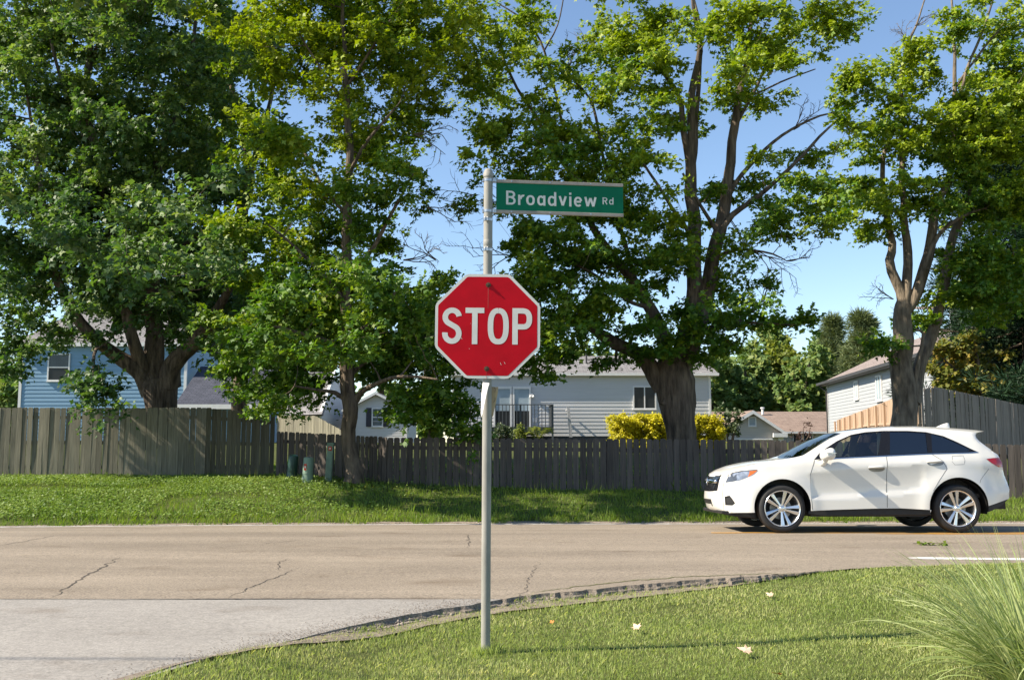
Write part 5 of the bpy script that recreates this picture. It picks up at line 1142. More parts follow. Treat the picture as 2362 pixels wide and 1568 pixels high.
def fern(u, v, Y, n, L, label):
    p = Vector(gp(u, v, Y)); p.z = at(u, v, Y).z-.15; root = thing('leafy_perennial', p, label, 'plant'); pos, dr, nr = [], [], []; st = []
    for k in range(n):
        a = 6.28*k/n+random.random()*.4; l = L*(.7+.5*random.random()); d = np.array([math.cos(a), math.sin(a)*.7, 0]); t = np.linspace(0, 1, 14)[:, None]
        P = np.array(p)+d*l*t+np.array([0, 0, 1])*(l*.75*np.sin(t*2.2)); st.append((P, np.linspace(.012, .004, 14), 4))
        for i in range(3, 14):
            for s in (-1, 1):
                pos.append(P[i]); dr.append(np.array([-d[1], d[0], -.2])*s+d*.5); nr.append(np.array([0, -.2, 1]))
    V, F = tubes_np(st); link('stems', mesh_np('stems', V-np.array(p), F), MT['leaf_far_yel'], root)
    o = link('foliage', leaves_mesh('foliage', np.array(pos)-np.array(p), np.array(dr), np.array(nr), np.full(len(pos), .22), OVAL, .7), MT['leaf_far_yel'], root); o['kind'] = 'stuff'
fern(1240, 1010, 45, 11, .75, 'low perennial with arching feathery leaves right of the small conifer')

# ------------------------------------------------------------------ grass
rng = np.random.default_rng(5)
def blades(name, x, y, z, h, w, lean, m, curl=.5, label=None, bias=(0, 0)):
    n = len(x); a = rng.random(n)*6.283; tilt = np.abs(rng.normal(0, lean, n)); dx = np.cos(a)*tilt+bias[0]; dy = np.sin(a)*tilt+bias[1]
    b = rng.random(n)*6.283; wx, wy = np.cos(b)*w/2, np.sin(b)*w/2
    V = np.zeros((n, 5, 3)); p = np.stack([x, y, z], -1)
    for k, (f, ws) in enumerate(((0, 1), (0, -1), (.55, -.8), (.55, .8), (1, 0))):
        off = f*(1+curl*f)/(1+curl); V[:, k, 0] = x+dx*h*off+wx*ws; V[:, k, 1] = y+dy*h*off+wy*ws; V[:, k, 2] = z+h*f*(1-.25*tilt*f)-.01*(f == 0)
    return tag(link(name, mesh_np(name, V.reshape(-1, 3), np.arange(n*5).reshape(-1, 5)[:, [0, 1, 2, 4, 3]][:, [0, 1, 2, 3, 4]]), m), kind='stuff')
def scatter(n, x0, x1, y0, y1, ok):
    x = rng.uniform(x0, x1, n); y = rng.uniform(y0, y1, n); m = ok(x, y); return x[m], y[m]
inview = lambda x, y: np.abs(x) < .535*y+.4
pn = lambda x, y, s: np.array([mnoise.noise((a*s, b*s, 3)) for a, b in zip(x, y)])
x, y = scatter(290000, -2.6, 7.5, 5.7, 12.2, lambda x, y: inview(x, y) & (y < y_grass(x)+.07*np.sin(x*9)+.05*np.sin(x*23+1)) & (rng.random(len(x)) < np.clip((7.2/y)**1.4, .3, 1)))
pv = pn(x, y, 1.1)
h = rng.uniform(.018, .044, len(x))*(1+.45*pv)
edge = np.exp(-np.abs(y_grass(x)-y)/.25); h *= 1+.55*edge
blades('lawn_grass', x, y, hgt(x, y)-.004, h, rng.uniform(.0026, .0046, len(x))*np.clip(y/7, 1, 1.6), .62, MT['lawn'])
pcx, pcy = pb.x, pb.y
x = pcx+rng.normal(0, .06, 420); y = pcy+rng.normal(0, .06, 420)-.01; m_ = np.hypot(x-pcx, y-pcy) > .036; x, y = x[m_], y[m_]
blades('post_tuft', x, y, hgt(x, y), rng.uniform(.03, .10, len(x)), np.full(len(x), .0042), .55, MT['lawn'], .8)
# verge across the road
ok = lambda x, y: (np.abs(x) < .535*y+1) & (y > y_far(x)+.30+.15*np.sin(x*5)) & (y < np.interp(x, [-20, -8, -6.2, -3, 20], [25.9, 25.9, 27.2, 23.6, 23.4]))
x, y = scatter(200000, -14.5, 14.5, 16.3, 27, ok)
pv = pn(x, y, .9); d = y-y_far(x); near_ = np.exp(-d/.9)
m_ = rng.random(len(x)) < .55+.45*near_; x, y, pv, near_ = x[m_], y[m_], pv[m_], near_[m_]
h = rng.uniform(.04, .11, len(x))*(1+.6*pv)*(1+.7*near_*(x > -9))
blades('verge_grass', x, y, hgt(x, y)-.01, h, rng.uniform(.008, .015, len(x)), .55, MT['bank'])
x, y = scatter(3800, -13, 13, 17, 24, lambda x, y: ok(x, y) & (pn(x, y, .8) > .05)); blades('tall_verge_grass', x, y, hgt(x, y), rng.uniform(.18, .36, len(x)), np.full(len(x), .008), .35, MT['bank'], .9)
x, y = scatter(5200, -14, 12, 22.8, 26.2, lambda x, y: ok(x, y) & ~ok(x, y+.22)); blades('fence_foot_grass', x, y, hgt(x, y), rng.uniform(.08, .26, len(x)), np.full(len(x), .011), .4, MT['bank'], .9)
x, y = scatter(72000, -14.5, -1, 17.2, 25.9, lambda x, y: ok(x, y) & (rng.random(len(x)) < np.clip((-x-2)/5, 0, 1)) & (y > y_far(x)+.9) & (pn(x, y, .7) > -.25))
nl = len(x); dr = rng.normal(0, 1, (nl, 3)); dr[:, 2] *= .25
tag(link('clover_patch', leaves_mesh('clover_patch', np.stack([x, y, hgt(x, y)+rng.uniform(.03, .10, nl)], -1), dr, np.array([-.2, -.3, 1])+rng.normal(0, .35, (nl, 3)), rng.uniform(.030, .055, nl), OVAL, 1.7), MT['clover']), kind='stuff')
# yard grass seen through the gaps of the picket fence
x, y = scatter(14000, -14, 16, 23.9, 34, lambda x, y: (y > np.interp(x, [-20, -8, -6.2, -3, 20], [26.2, 26.2, 27.6, 24, 23.9])) & (np.abs(x) < .54*y)); blades('yard_grass', x, y, hgt(x, y)-.01, rng.uniform(.06, .15, len(x)), np.full(len(x), .024), .5, MT['bank'])
# weeds along the crumbling edge
ex_ = rng.uniform(-.9, 3.6, 420); ex_ = ex_[pn(ex_, ex_*0+2, 1.6) > .02]; ey = y_near(ex_)-rng.uniform(.0, .14, len(ex_))
blades('edge_weeds', ex_, ey, hgt(ex_, ey), rng.uniform(.02, .075, len(ex_)), np.full(len(ex_), .006), .7, MT['bank'], .8)

# ornamental grass clump, bottom right
ob = solve(2432, 1610, H, 4, 10); og = thing('ornamental_grass', ob, 'big arching clump of pale striped ornamental grass at the right foreground', 'grass')
V = []; F = []; ob_n = np.array(ob)
for k in range(1250):
    a = random.random()*6.283; L = random.uniform(.55, 1.15); out = abs(random.gauss(.88, .36)); w = random.uniform(.007, .0165); r0 = random.random()**.5*.24
    base = ob_n+np.array([math.cos(a)*r0, math.sin(a)*r0, 0]); d = np.array([math.cos(a), math.sin(a), 0]); q = np.array([-d[1], d[0], 0.]); n = 9; b = len(V)
    th0 = math.pi/2-out*.65; p = base.copy(); curve = random.uniform(.1, 1.1)*(.4+out)
    tw_ = random.uniform(-.7, .7)
    for i in range(n):
        f = i/(n-1); th = th0-curve*f**1.6; ww = w*(1-f**2.2)*.5+.0004
        qq = q*math.cos(tw_*f*2)+np.array([0, 0, 1])*math.sin(tw_*f*2)
        V += [p-qq*ww, p+qq*ww]; p = p+(d*math.cos(th)+np.array([0, 0, 1])*math.sin(th))*L/(n-1)
    F += [(b+2*i, b+2*i+1, b+2*i+3, b+2*i+2) for i in range(n-1)]
o = link('blades', mesh_np('blades', np.array(V)-ob_n, np.array(F), True), MT['orn'], og); o['kind'] = 'stuff'

# fallen leaves on the lawn and a sprig on the road
def fallen(u, v, s, m, label, rot, tilt=(.3, .2)):
    p = solve(u, v, lambda x, y: H(x, y)+.045, 5, 14); me_v = []
    out = [(0,-.05),(.12,.1),(.42,.12),(.30,.3),(.52,.52),(.2,.52),(.16,.75),(0,1),(-.16,.75),(-.2,.52),(-.52,.52),(-.30,.3),(-.42,.12),(-.12,.1)]
    s *= 1.05; V = [(0, .38, .05)]+[(x, y, .28*abs(x)+.10*(y-.4)**2+random.uniform(-.03, .03)) for x, y in out]; n = len(out)
    F = [(0, 1+i, 1+(i+1) % n) for i in range(n)]
    me = mesh_py('fallen_leaf', [Vector(v)*s for v in V], F); o = link('fallen_leaf', me, m, None, p); o.rotation_euler = (tilt[0], tilt[1], rot)
    tag(o, label, 'leaf', 'dry leaves fallen on the lawn')
fallen(1733, 1503, .105, MT['dry_leaf'], 'largest pale dry leaf lying on the lawn near the signs\' shadow', 1.2, (.25, -.35))
fallen(1472, 1450, .085, MT['dry_leaf'], 'narrow pinkish dry leaf standing on edge right of the post', .2, (.35, -.4))
fallen(1781, 1374, .075, MT['dry_leaf'], 'pale dry leaf lying upper lawn above the shadow', .6, (.35, -.4))
fallen(1275, 1436, .045, MT['dry_leaf2'], 'tiny orange leaf on the grass just right of the post', .3, (.35, -.4))
fallen(1800, 1556, .075, MT['dry_leaf2'], 'tan leaf at the bottom edge of the lawn', 2., (.3, .2))
fallen(2125, 1354, .085, MT['dry_leaf'], 'dry leaf behind the ornamental grass near the road', 2.4, (.6, .1))
fallen(1788, 1362, .04, MT['dry_leaf2'], 'very small brown leaf beside the pale one on the upper lawn', 1., (.8, .2))
sp = solve(2147, 1257, rz); s_ = thing('leafy_sprig', sp, 'green leafy sprig lying on the road behind the white line', 'twig')
P = np.array([(sp.x-.22, sp.y+.06, sp.z+.02), (sp.x-.05, sp.y+.02, sp.z+.03), (sp.x+.1, sp.y-.02, sp.z+.03), (sp.x+.2, sp.y-.05, sp.z+.02)]); P = smooth_path(P, .04)
V, F = tubes_np([(P, np.full(len(P), .005), 5)]); link('stem', mesh_np('stem', V-np.array(sp), F), MT['bark2'], s_)
n = 40; i = rng.integers(2, len(P), n); dr = rng.normal(0, 1, (n, 3))*np.array([1, 1, .3]); link('leaves', leaves_mesh('leaves', P[i]-np.array(sp), dr, np.array([0, 0, 1])+rng.normal(0, .4, (n, 3)), rng.uniform(.05, .09, n), OVAL, 1.), MT['bank'], s_)

# ------------------------------------------------------------------ the white car
YN = 15.22; HW = .936; YCAR = YN+HW
z7 = lambda x, y, Y: at(1586.6+.3279*x, 897.2+.3279*y, Y)
XF = z7(130, 740, YCAR).x; XR = XF+4.67                       # front tip and tail
WX = [(0, .50), (.06, .60), (.13, .70), (.22, .775), (.34, .835), (.5, .885), (.75, .918), (1.1, .932), (1.6, .936), (3.1, .936), (3.7, .925), (4.05, .895), (4.3, .85), (4.48, .79), (4.60, .73), (4.67, .66)]
FWX, FWZ = z7(668, 832, YN).x, .352; RWX = z7(1905, 830, YN).x
CRS = [(840, 590), (1000, 575), (1260, 552), (1500, 533), (1700, 516), (1830, 506), (2000, 495), (2200, 480)]
crx = [z7(x, y, YN).x for x, y in CRS]; crz = [z7(x, y, YN).z for x, y in CRS]
LCR = [(868, 778), (1100, 765), (1400, 745), (1560, 733), (1640, 720)]
lcx = [z7(x, y, YN).x for x, y in LCR]; lcz = [z7(x, y, YN).z for x, y in LCR]
def halfw(x, z):
    w = np.interp(x-XF, [a for a, b in WX], [b for a, b in WX])
    zc = np.interp(x, crx, crz); zl = np.interp(x, lcx, lcz)
    fade = ss((x-crx[0]+.55)/.6)                              # creases fade into the front wing
    df = np.hypot(x-FWX, z-FWZ); dr = np.hypot(x-RWX, z-FWZ-.01)
    flare = .022*np.exp(-((df-.46)/.10)**2)+.030*np.exp(-((dr-.47)/.12)**2)
    mid = np.interp(z, [0, .22, .30], [.07, .035, .010])*1.0
    # body section between lower crease, waist and shoulder crease
    t = np.clip((z-zl)/(zc-zl), 0, 1)
    hollow = .014*np.sin(np.pi*t**.8)**.8*fade*(1-np.exp(-(np.minimum(df, dr)/.62)**4)*.75)
    ledge = .020*ss((z-zl)/.045)*fade*(z >= zl-.001)*(1-t)**1.0*(x > lcx[0])*(x < lcx[-1]+.05)
    above = np.where(z > zc, (z-zc)*.13*fade, 0)
    zb = 1.03
    tumble = np.where(z > zb, (z-zb)*.30+.16*np.maximum(0, z-zb)**1.6, 0)
    front = np.where(x < crx[0]+.2, .10*np.maximum(0, z-.70)**1.2*(1-fade)*2.0, 0)
    return w-mid-hollow-ledge-above-tumble-front+flare
def on_side(x7, y7):
    Y = YN
    for _ in range(7):
        p = z7(x7, y7, Y); Y = YCAR-float(halfw(p.x, p.z))
    return z7(x7, y7, Y)
side2 = lambda pts: [(lambda p: (p.x, p.z))(on_side(x, y)) for x, y in pts]
car = thing('car', (XF+2.33, YCAR, 0), 'white sport utility car driving left along the far lane', 'car')
CO = Vector((XF+2.33, YCAR, 0))
A7 = [(258,868),(252,825),(246,765),(246,705),(253,655),(262,615),(278,590),(330,570),(420,541),(520,516),(620,499),(700,490),(770,478),(832,460),(900,417),(1000,354),(1095,309),(1150,292),(1250,278),(1400,270),(1550,269),(1700,274),(1800,280),(1900,288),(1980,295),(2040,302),(2034,322),(2040,340),(2062,364),(2112,403),(2160,440),(2188,458),(2203,490),(2220,540),(2232,600),(2254,655),(2262,700),(2260,765),(2205,822),(2115,864)]
B7 = [(190,856),(152,824),(131,760),(137,708),(152,645),(166,604),(188,584),(225,556),(300,528),(400,505),(490,493),(570,486),(640,481),(684,477),(772,418),(884,350),(988,302),(1062,286),(1200,267),(1400,256),(1550,254),(1700,259),(1800,265),(1900,272),(1980,279),(2050,288)]
A3 = [on_side(x, y) for x, y in A7]; A2 = [(p.x, p.z) for p in A3]
B3 = [z7(x, y, YCAR) for x, y in B7]+[Vector((p.x+(.06 if i < 2 else .13), YCAR, p.z+(.0))) for i, p in enumerate(A3[26:])]
def arc7(cx, cy, r, a0, a1, n): return [(cx+r*math.cos(rad(a0+(a1-a0)*k/n)), cy-r*math.sin(rad(a0+(a1-a0)*k/n))) for k in range(n+1)]
rearch = arc7(1908, 828, 207, -12, 192, 26); frarch = arc7(666, 832, 200, -8, 188, 26)
bottom7 = [(2112, 868)]+rearch+[(1712, 850), (1500, 838), (1300, 840), (1050, 848), (864, 856)]+frarch+[(470, 868), (360, 868)]
OUT = side2(A7)+side2(bottom7)
DLO = [(888,497),(925,452),(975,413),(1050,363),(1150,318),(1250,299),(1380,290),(1550,290),(1680,299),(1800,327),(1900,371),(1990,416),(2044,441),(1990,444),(1700,452),(1380,467),(1050,484)]
POLY = {
 'quarter_window': [(1716,309),(1800,335),(1900,379),(1985,420),(1975,437),(1722,445)],
 'rear_window': [(1424,298),(1550,298),(1676,306),(1690,446),(1424,459)],
 'front_window': [(1008,480),(1040,408),(1065,370),(1155,326),(1252,307),(1366,299),(1340,462)],
 'window_trim': DLO,
 'headlight': [(262,655),(282,615),(312,590),(380,577),(488,571),(465,592),(420,618),(360,640),(300,651)],
 'tail_light': [(2102,491),(2150,483),(2206,480),(2222,500),(2230,548),(2185,547),(2140,520)],
 'fog_recess': [(258,754),(292,746),(310,768),(332,802),(312,817),(262,814)],
 'lower_trim': [(2108,866),(2113,822),(2160,806),(2250,772),(2252,790),(2200,826),(2118,864)],
 'front_door': [(868,785),(862,700),(860,600),(888,505),(925,452),(1050,363),(1150,318),(1250,299),(1392,290),(1398,600),(1402,835),(1300,839),(1050,847),(875,852)],
 'rear_door': [(1392,290),(1550,290),(1680,299),(1705,330),(1716,452),(1790,500),(1825,560),(1770,640),(1725,720),(1700,790),(1700,848),(1500,837),(1402,835),(1398,600)]}
P2 = {k: side2(v) for k, v in POLY.items()}
def inside(P, x, z):
    P = np.asarray(P); c = np.zeros(len(x), bool); j = len(P)-1
    for i in range(len(P)):
        xi, zi, xj, zj = *P[i], *P[j]
        m = ((zi > z) != (zj > z)) & (x < (xj-xi)*(z-zi)/(zj-zi+1e-12)+xi); c ^= m; j = i
    return c
def dens2(P, step, closed=True):
    out = []; n = len(P)
    for i in range(n if closed else n-1):
        a, b = Vector(P[i]), Vector(P[(i+1) % n]); k = max(1, int((b-a).length/step))
        out += [tuple(a.lerp(b, j/k)) for j in range(k)]
    if not closed: out.append(P[-1])
    return out
verts, edges = [], []
def addpoly(P, closed=True):
    b = len(verts); n = len(P); verts.extend([Vector(p) for p in P]); edges.extend([(b+i, b+(i+1) % n) for i in range(n if closed else n-1)])
addpoly(dens2(OUT, .05))
for k, P in P2.items(): addpoly(dens2(P, .05))
addpoly([(x, float(np.interp(x, crx, crz))) for x in np.arange(crx[0], crx[-1]-.08, .04)], False)
addpoly([(x, float(np.interp(x, lcx, lcz))) for x in np.arange(lcx[0]+.02, lcx[-1], .04)], False)
addpoly([(x, float(np.interp(x, lcx, lcz))+.045) for x in np.arange(lcx[0]+.02, lcx[-1], .04)], False)
gxx, gzz = np.meshgrid(np.arange(XF, XR, .045), np.arange(.2, 1.72, .045)); gxx = gxx.ravel()+rng.uniform(-.004, .004, gxx.size); gzz = gzz.ravel()
mk = inside(OUT, gxx, gzz); cpt = np.array([tuple(v) for v in verts]); mk &= np.min((gxx[:, None]-cpt[None, :, 0])**2+(gzz[:, None]-cpt[None, :, 1])**2, axis=1) > .021**2
verts.extend([Vector((a, b)) for a, b in zip(gxx[mk], gzz[mk])])
r = delaunay_2d_cdt(verts, edges, [], 0, 1e-4); cv = np.array([tuple(v) for v in r[0]]); cf = np.array([f for f in r[2] if len(f) == 3])
cen = cv[cf].mean(1); ok_ = inside(OUT, cen[:, 0], cen[:, 1]); cf = cf[ok_]; cen = cen[ok_]
own = np.full(len(cf), 'body', dtype=object)
for k in ('quarter_window', 'rear_window', 'front_window', 'window_trim', 'headlight', 'tail_light', 'fog_recess', 'lower_trim', 'front_door', 'rear_door')[::-1]:
    own[inside(P2[k], cen[:, 0], cen[:, 1])] = k
amber = side2([(412,622),(425,598),(440,580),(490,568),(470,592)]); am = inside(amber, cen[:, 0], cen[:, 1]) & (own == 'headlight')
drk = side2([(255,660),(285,612),(330,600),(345,625),(330,650)]); dk_ = inside(drk, cen[:, 0], cen[:, 1]) & (own == 'headlight')
own[am] = 'indicator_lens'; own[dk_] = 'lamp_housing'
WW = halfw(cv[:, 0], cv[:, 1])
# rounding where the side turns into bonnet, roof and tail
edge_pts = np.array(dens2(A2[5:-4], .03, False)); de = np.min(np.hypot(cv[:, None, 0]-edge_pts[None, :, 0], cv[:, None, 1]-edge_pts[None, :, 1]), axis=1)
WW = WW-.030*np.clip(1-de/.06, 0, 1)**2
edgeW = lambda p: float(halfw(p.x, p.z))-.030
MATS = {'body': 'paint', 'front_door': 'paint', 'rear_door': 'paint', 'window_trim': 'gloss_black', 'quarter_window': 'glass_tint', 'rear_window': 'glass_tint', 'front_window': 'glass_clear', 'headlight': 'lamp_clear', 'indicator_lens': 'lamp_amber', 'lamp_housing': 'lamp_dark', 'tail_light': 'lamp_red', 'fog_recess': 'black_trim', 'lower_trim': 'black_trim'}
car_parts = {}
def grp(name, sgn, sel, parent):
    f = cf[sel]; idx, inv = np.unique(f, return_inverse=True); f2 = inv.reshape(f.shape)
    off = {'headlight': .004, 'indicator_lens': .006, 'lamp_housing': .002, 'tail_light': .008, 'fog_recess': -.02, 'quarter_window': -.006, 'rear_window': -.006, 'front_window': -.006}.get(name, 0)
    V = np.stack([cv[idx, 0], -sgn*0+YCAR-sgn*(WW[idx]+off), cv[idx, 1]], -1)-np.array(CO)
    if sgn < 0: f2 = f2[:, ::-1]
    return link(name, mesh_np(name, V, f2, True), MT[MATS[name]], parent)
for sgn in (1, -1):
    heads = {}
    for nm in MATS:
        sel = own == nm
        if not sel.any() or nm == 'body': continue
        par = car
        if nm in ('indicator_lens', 'lamp_housing'): continue
        if nm in ('front_window',): par = heads['front_door']
        elif nm in ('rear_window',): par = heads['rear_door']
        heads[nm] = grp(nm, sgn, sel, par)
    for nm in ('indicator_lens', 'lamp_housing'): grp(nm, sgn, own == nm, heads['headlight'])
    car_parts[sgn] = heads
# body shell: both side skins plus the strips that wrap over bonnet, roof and tail
NS = 14; sv = np.linspace(-1, 1, 2*NS+1)
def strips(i0, i1):
    V = []; 
    for i in range(i0, i1+1):
        a, b = A3[i], B3[i]; w = edgeW(a)
        for s in sv:
            q = 1-abs(s)**2.6
            V.append(Vector((a.x+(b.x-a.x)*q, YCAR+w*s, a.z+(b.z-a.z)*q)))
    m = len(sv); F = [(i*m+j, (i+1)*m+j, (i+1)*m+j+1, i*m+j+1) for i in range(i1-i0) for j in range(m-1)]
    return V, F
def dense_strips(i0, i1, sub=4):
    V, F = strips(i0, i1); m = len(sv); R = np.array([tuple(v) for v in V]).reshape(-1, m, 3)
    Q = np.stack([smooth_rows(R[:, j], sub) for j in range(m)], 1); n = Q.shape[0]
    F = [(i*m+j, (i+1)*m+j, (i+1)*m+j+1, i*m+j+1) for i in range(n-1) for j in range(m-1)]
    return Q, F
def smooth_rows(P, sub):
    Q = np.vstack([2*P[0]-P[1], P, 2*P[-1]-P[-2]]); out = []
    for i in range(1, len(Q)-2):
        for t in np.linspace(0, 1, sub, endpoint=False):
            a, b, c, d = Q[i-1], Q[i], Q[i+1], Q[i+2]; out.append(.5*((2*b)+(-a+c)*t+(2*a-5*b+4*c-d)*t**2+(-a+3*b-3*c+d)*t**3)*.5+.5*(b+(c-b)*t))
    out.append(P[-1]); return np.array(out)
def wrap(name, i0, i1, m, keep=None, push=0, sub=4, parent=None):
    Q, F = dense_strips(i0, i1, sub); M = Q.shape[1]; V = Q.reshape(-1, 3)
    if keep: F = [f for f in F if keep(*(sum(V[k] for k in f)/4), sum(sv[k % M] for k in f)/4)]
    if not F: return None
    me = mesh_np(name, V-np.array(CO), np.array(F), True)
    o = link(name, me, MT[m], parent or car)
    bm = bmesh.new(); bm.from_mesh(me); bmesh.ops.delete(bm, geom=[v for v in bm.verts if not v.link_faces], context='VERTS')
    if push:
        bm.normal_update()
        for v in bm.verts: v.co += v.normal*push
    bm.to_mesh(me); bm.free(); return o
zt_g, zb_g = z7(150, 595, YCAR).z, z7(140, 706, YCAR).z
def in_grille(x, y, z, s): return zb_g < z-.04*abs(s)**2 < zt_g-.02 and abs(s) < .80-.35*max(0, (zt_g-z-.12))
f = cf[own == 'body']; idx, inv = np.unique(f, return_inverse=True); f2 = inv.reshape(f.shape)
V1 = np.stack([cv[idx, 0], YCAR-WW[idx], cv[idx, 1]], -1); V2 = np.stack([cv[idx, 0], YCAR+WW[idx], cv[idx, 1]], -1)
Vb = np.vstack([V1, V2])-np.array(CO); Fb = np.vstack([f2, f2[:, ::-1]+len(idx)])
body = link('body', mesh_np('body', Vb, Fb, True), MT['paint'], car)
wrap('front_bumper', 0, 6, 'paint', lambda x, y, z, s: not in_grille(x, y, z, s))
gr_ = wrap('grille', 0, 6, 'gloss_black', in_grille, -.004)
zi = [z7(140, 800, YCAR).z, z7(140, 762, YCAR).z]
wrap('lower_intake', 0, 3, 'black_trim', lambda x, y, z, s: zi[0] < z < zi[1] and abs(s) < .45, .003)
wrap('bonnet', 6, 13, 'paint'); wrap('windscreen', 13, 16, 'glass_wind', lambda x, y, z, s: abs(s) < .90, -.004); wrap('windscreen_pillar', 13, 16, 'paint', lambda x, y, z, s: abs(s) >= .90)
wrap('roof', 16, 25, 'paint'); wrap('spoiler', 25, 27, 'paint', sub=2)
wrap('rear_screen', 27, 31, 'glass_tint', lambda x, y, z, s: abs(s) < .86, -.004); wrap('tailgate', 27, 37, 'paint', lambda x, y, z, s: not (abs(s) < .86 and z > A3[31].z)); wrap('rear_bumper', 37, 39, 'black_trim')
sr = wrap('sunroof', 17, 19, 'gloss_black', lambda x, y, z, s: abs(s) < .62, .004)
# grille bars and badge ring
gb = MB(); 
for zz, h in ((zb_g+.62*(zt_g-zb_g), .035),):
    pts = []
    for s in np.linspace(-.68, .68, 15):
        Q = 1-abs(s)**2.6; t = (zz-B3[2].z)/(B3[6].z-B3[2].z); bx = np.interp(zz, [B3[k].z for k in range(1, 7)], [B3[k].x for k in range(1, 7)]); ax = np.interp(zz, [A3[k].z for k in range(1, 7)], [A3[k].x for k in range(1, 7)])
        w = float(np.interp(zz, [A3[k].z for k in range(1, 7)], [edgeW(A3[k]) for k in range(1, 7)])); pts.append(Vector((ax+(bx-ax)*Q-.012, YCAR+w*s, zz)))
    gb.tube(pts, h, 8)
gb.build('chrome_bar', MT['chrome'], gr_, True)
bd = MB(); bd.tube([pts[7]+Vector((-.034+.012*math.cos(a)*0, .055*math.cos(a), .055*math.sin(a))) for a in np.linspace(0, 6.283, 17)], .007, 6); bd.build('badge', MT['chrome'], gr_, True)
# skirts, chin and underbody
sk = MB()
for s in (-1, 1):
    P = side2([(858,856),(1050,848),(1300,838),(1500,836),(1714,846),(1722,888),(950,893),(850,880)])
    y = YCAR-s*(-1)*-(HW-.035) if False else YCAR+s*(HW-.045)
    sk.prism([(x, y, z) for x, z in P], (0, -s*.10, 0))
sk.build('sill', MT['black_trim'], car, bevel=.012)
ch = MB()
P = [(z7(x, y, YCAR-.7).x, z7(x, y, YCAR-.7).z) for x, y in ((232,852),(470,858),(478,908),(330,893),(232,874))]
ch.prism([(x, YCAR-.74, z) for x, z in P], (0, 1.48, 0)); ch.build('chin', MT['black_trim'], car, bevel=.012)
ub = MB(); ub.bbox((FWX-.42, YCAR-.62, .30), (FWX+.42, YCAR+.62, .86)); ub.bbox((FWX+.44, YCAR-.86, .235), (RWX-.45, YCAR+.86, .50)); ub.bbox((RWX-.42, YCAR-.62, .30), (RWX+.42, YCAR+.62, .9)); ub.bbox((XF+.28, YCAR-.62, .26), (FWX-.3, YCAR+.62, .7)); ub.bbox((RWX+.3, YCAR-.66, .34), (XR-.2, YCAR+.66, .8))
ub.build('underbody', MT['black_trim'], car)
for wx in (FWX, RWX):
    for s in (-1, 1):
        wl_ = MB(); P = [(wx+.46*math.cos(rad(a)), .352+.46*math.sin(rad(a))) for a in range(-10, 191, 12)]
        V = [(x, YCAR+s*.64, z) for x, z in P]+[(x, YCAR+s*(.895 if wx == FWX else .88), z) for x, z in P]; n = len(P)
        wl_.add(V, [(i, i+1, n+i+1, n+i) for i in range(n-1)]); wl_.build('wheel_arch_liner', MT['black_trim'], car)
# wheels
R_ = .357
def wheel(x, s, rot):
    c = Vector((x, YCAR+s*(HW-.135), R_)); w = bpy.data.objects.new('wheel', None); COL.objects.link(w); w.parent = car; w.location = c-CO; w.empty_display_size = .1
    o = -1 if s < 0 else 1                                   # outward y
    def lat(name, prof, m, n=56):
        mb = MB(); mb.lathe(c, [(r, o*h) for r, h in prof], n, 'y'); return mb.build(name, MT[m], w, True, auto=40)
    lat('tyre', [(.262, -.10), (.275, -.115), (.30, -.118), (.335, -.112), (.352, -.085), (R_, -.06), (R_, .06), (.352, .085), (.340, .106), (.318, .115), (.295, .117), (.280, .113), (.266, .100)], 'rubber')
    lat('rim', [(.266, .100), (.275, .113), (.270, .119), (.260, .113), (.250, .085), (.240, .02), (.240, -.10)], 'alloy')
    lat('brake_disc', [(0, -.005), (.165, -.005), (.165, -.03), (0, -.03)], 'alloy_dark', 36)
    lat('wheel_back', [(.240, -.09), (0, -.09)], 'black_trim', 36)
    sp = MB()
    for k in range(5):
        for d in (-1, 1):
            a0 = rot+2*math.pi*k/5; a1 = a0+d*.20
            e = lambda r, a, h: c+Vector((r*math.cos(a), o*h, r*math.sin(a)))
            tw = .135
            lo = [e(.045, a0+d*.05, .062), e(.050, a0+d*.62, .062), e(.256, a1+d*tw, .098), e(.256, a1-d*tw*.9, .098)]
            hi = [e(.045, a0+d*.10, .084), e(.050, a0+d*.58, .076), e(.258, a1+d*tw*.85, .104), e(.258, a1-d*tw*.7, .114)]
            lo = [p-Vector((0, o*.022, 0)) for p in lo]
            sp.add(lo+hi, [(4, 5, 6, 7), (0, 1, 5, 4), (1, 2, 6, 5), (2, 3, 7, 6), (3, 0, 4, 7), (3, 2, 1, 0)])
    sp.build('spokes', MT['alloy'], w, bevel=.004)
    hb = MB(); hb.lathe(c, [(0, o*.093), (.024, o*.092), (.034, o*.088), (.040, o*.080), (.066, o*.072), (.066, o*.05)], 28, 'y'); hb.build('hub_cap', MT['alloy'], w, True, auto=30)
    nb = MB()
    for k in range(5):
        a = rot+2*math.pi*(k+.5)/5; p = c+Vector((.054*math.cos(a), 0, .054*math.sin(a))); nb.tube([p+Vector((0, o*.06, 0)), p+Vector((0, o*.080, 0))], .009, 6)
    nb.build('wheel_nuts', MT['chrome'], w); return w
for x, rt in ((FWX, rad(66)), (RWX, rad(30))):
    for s in (-1, 1): wheel(x, s, rt if s < 0 else rt+.5)
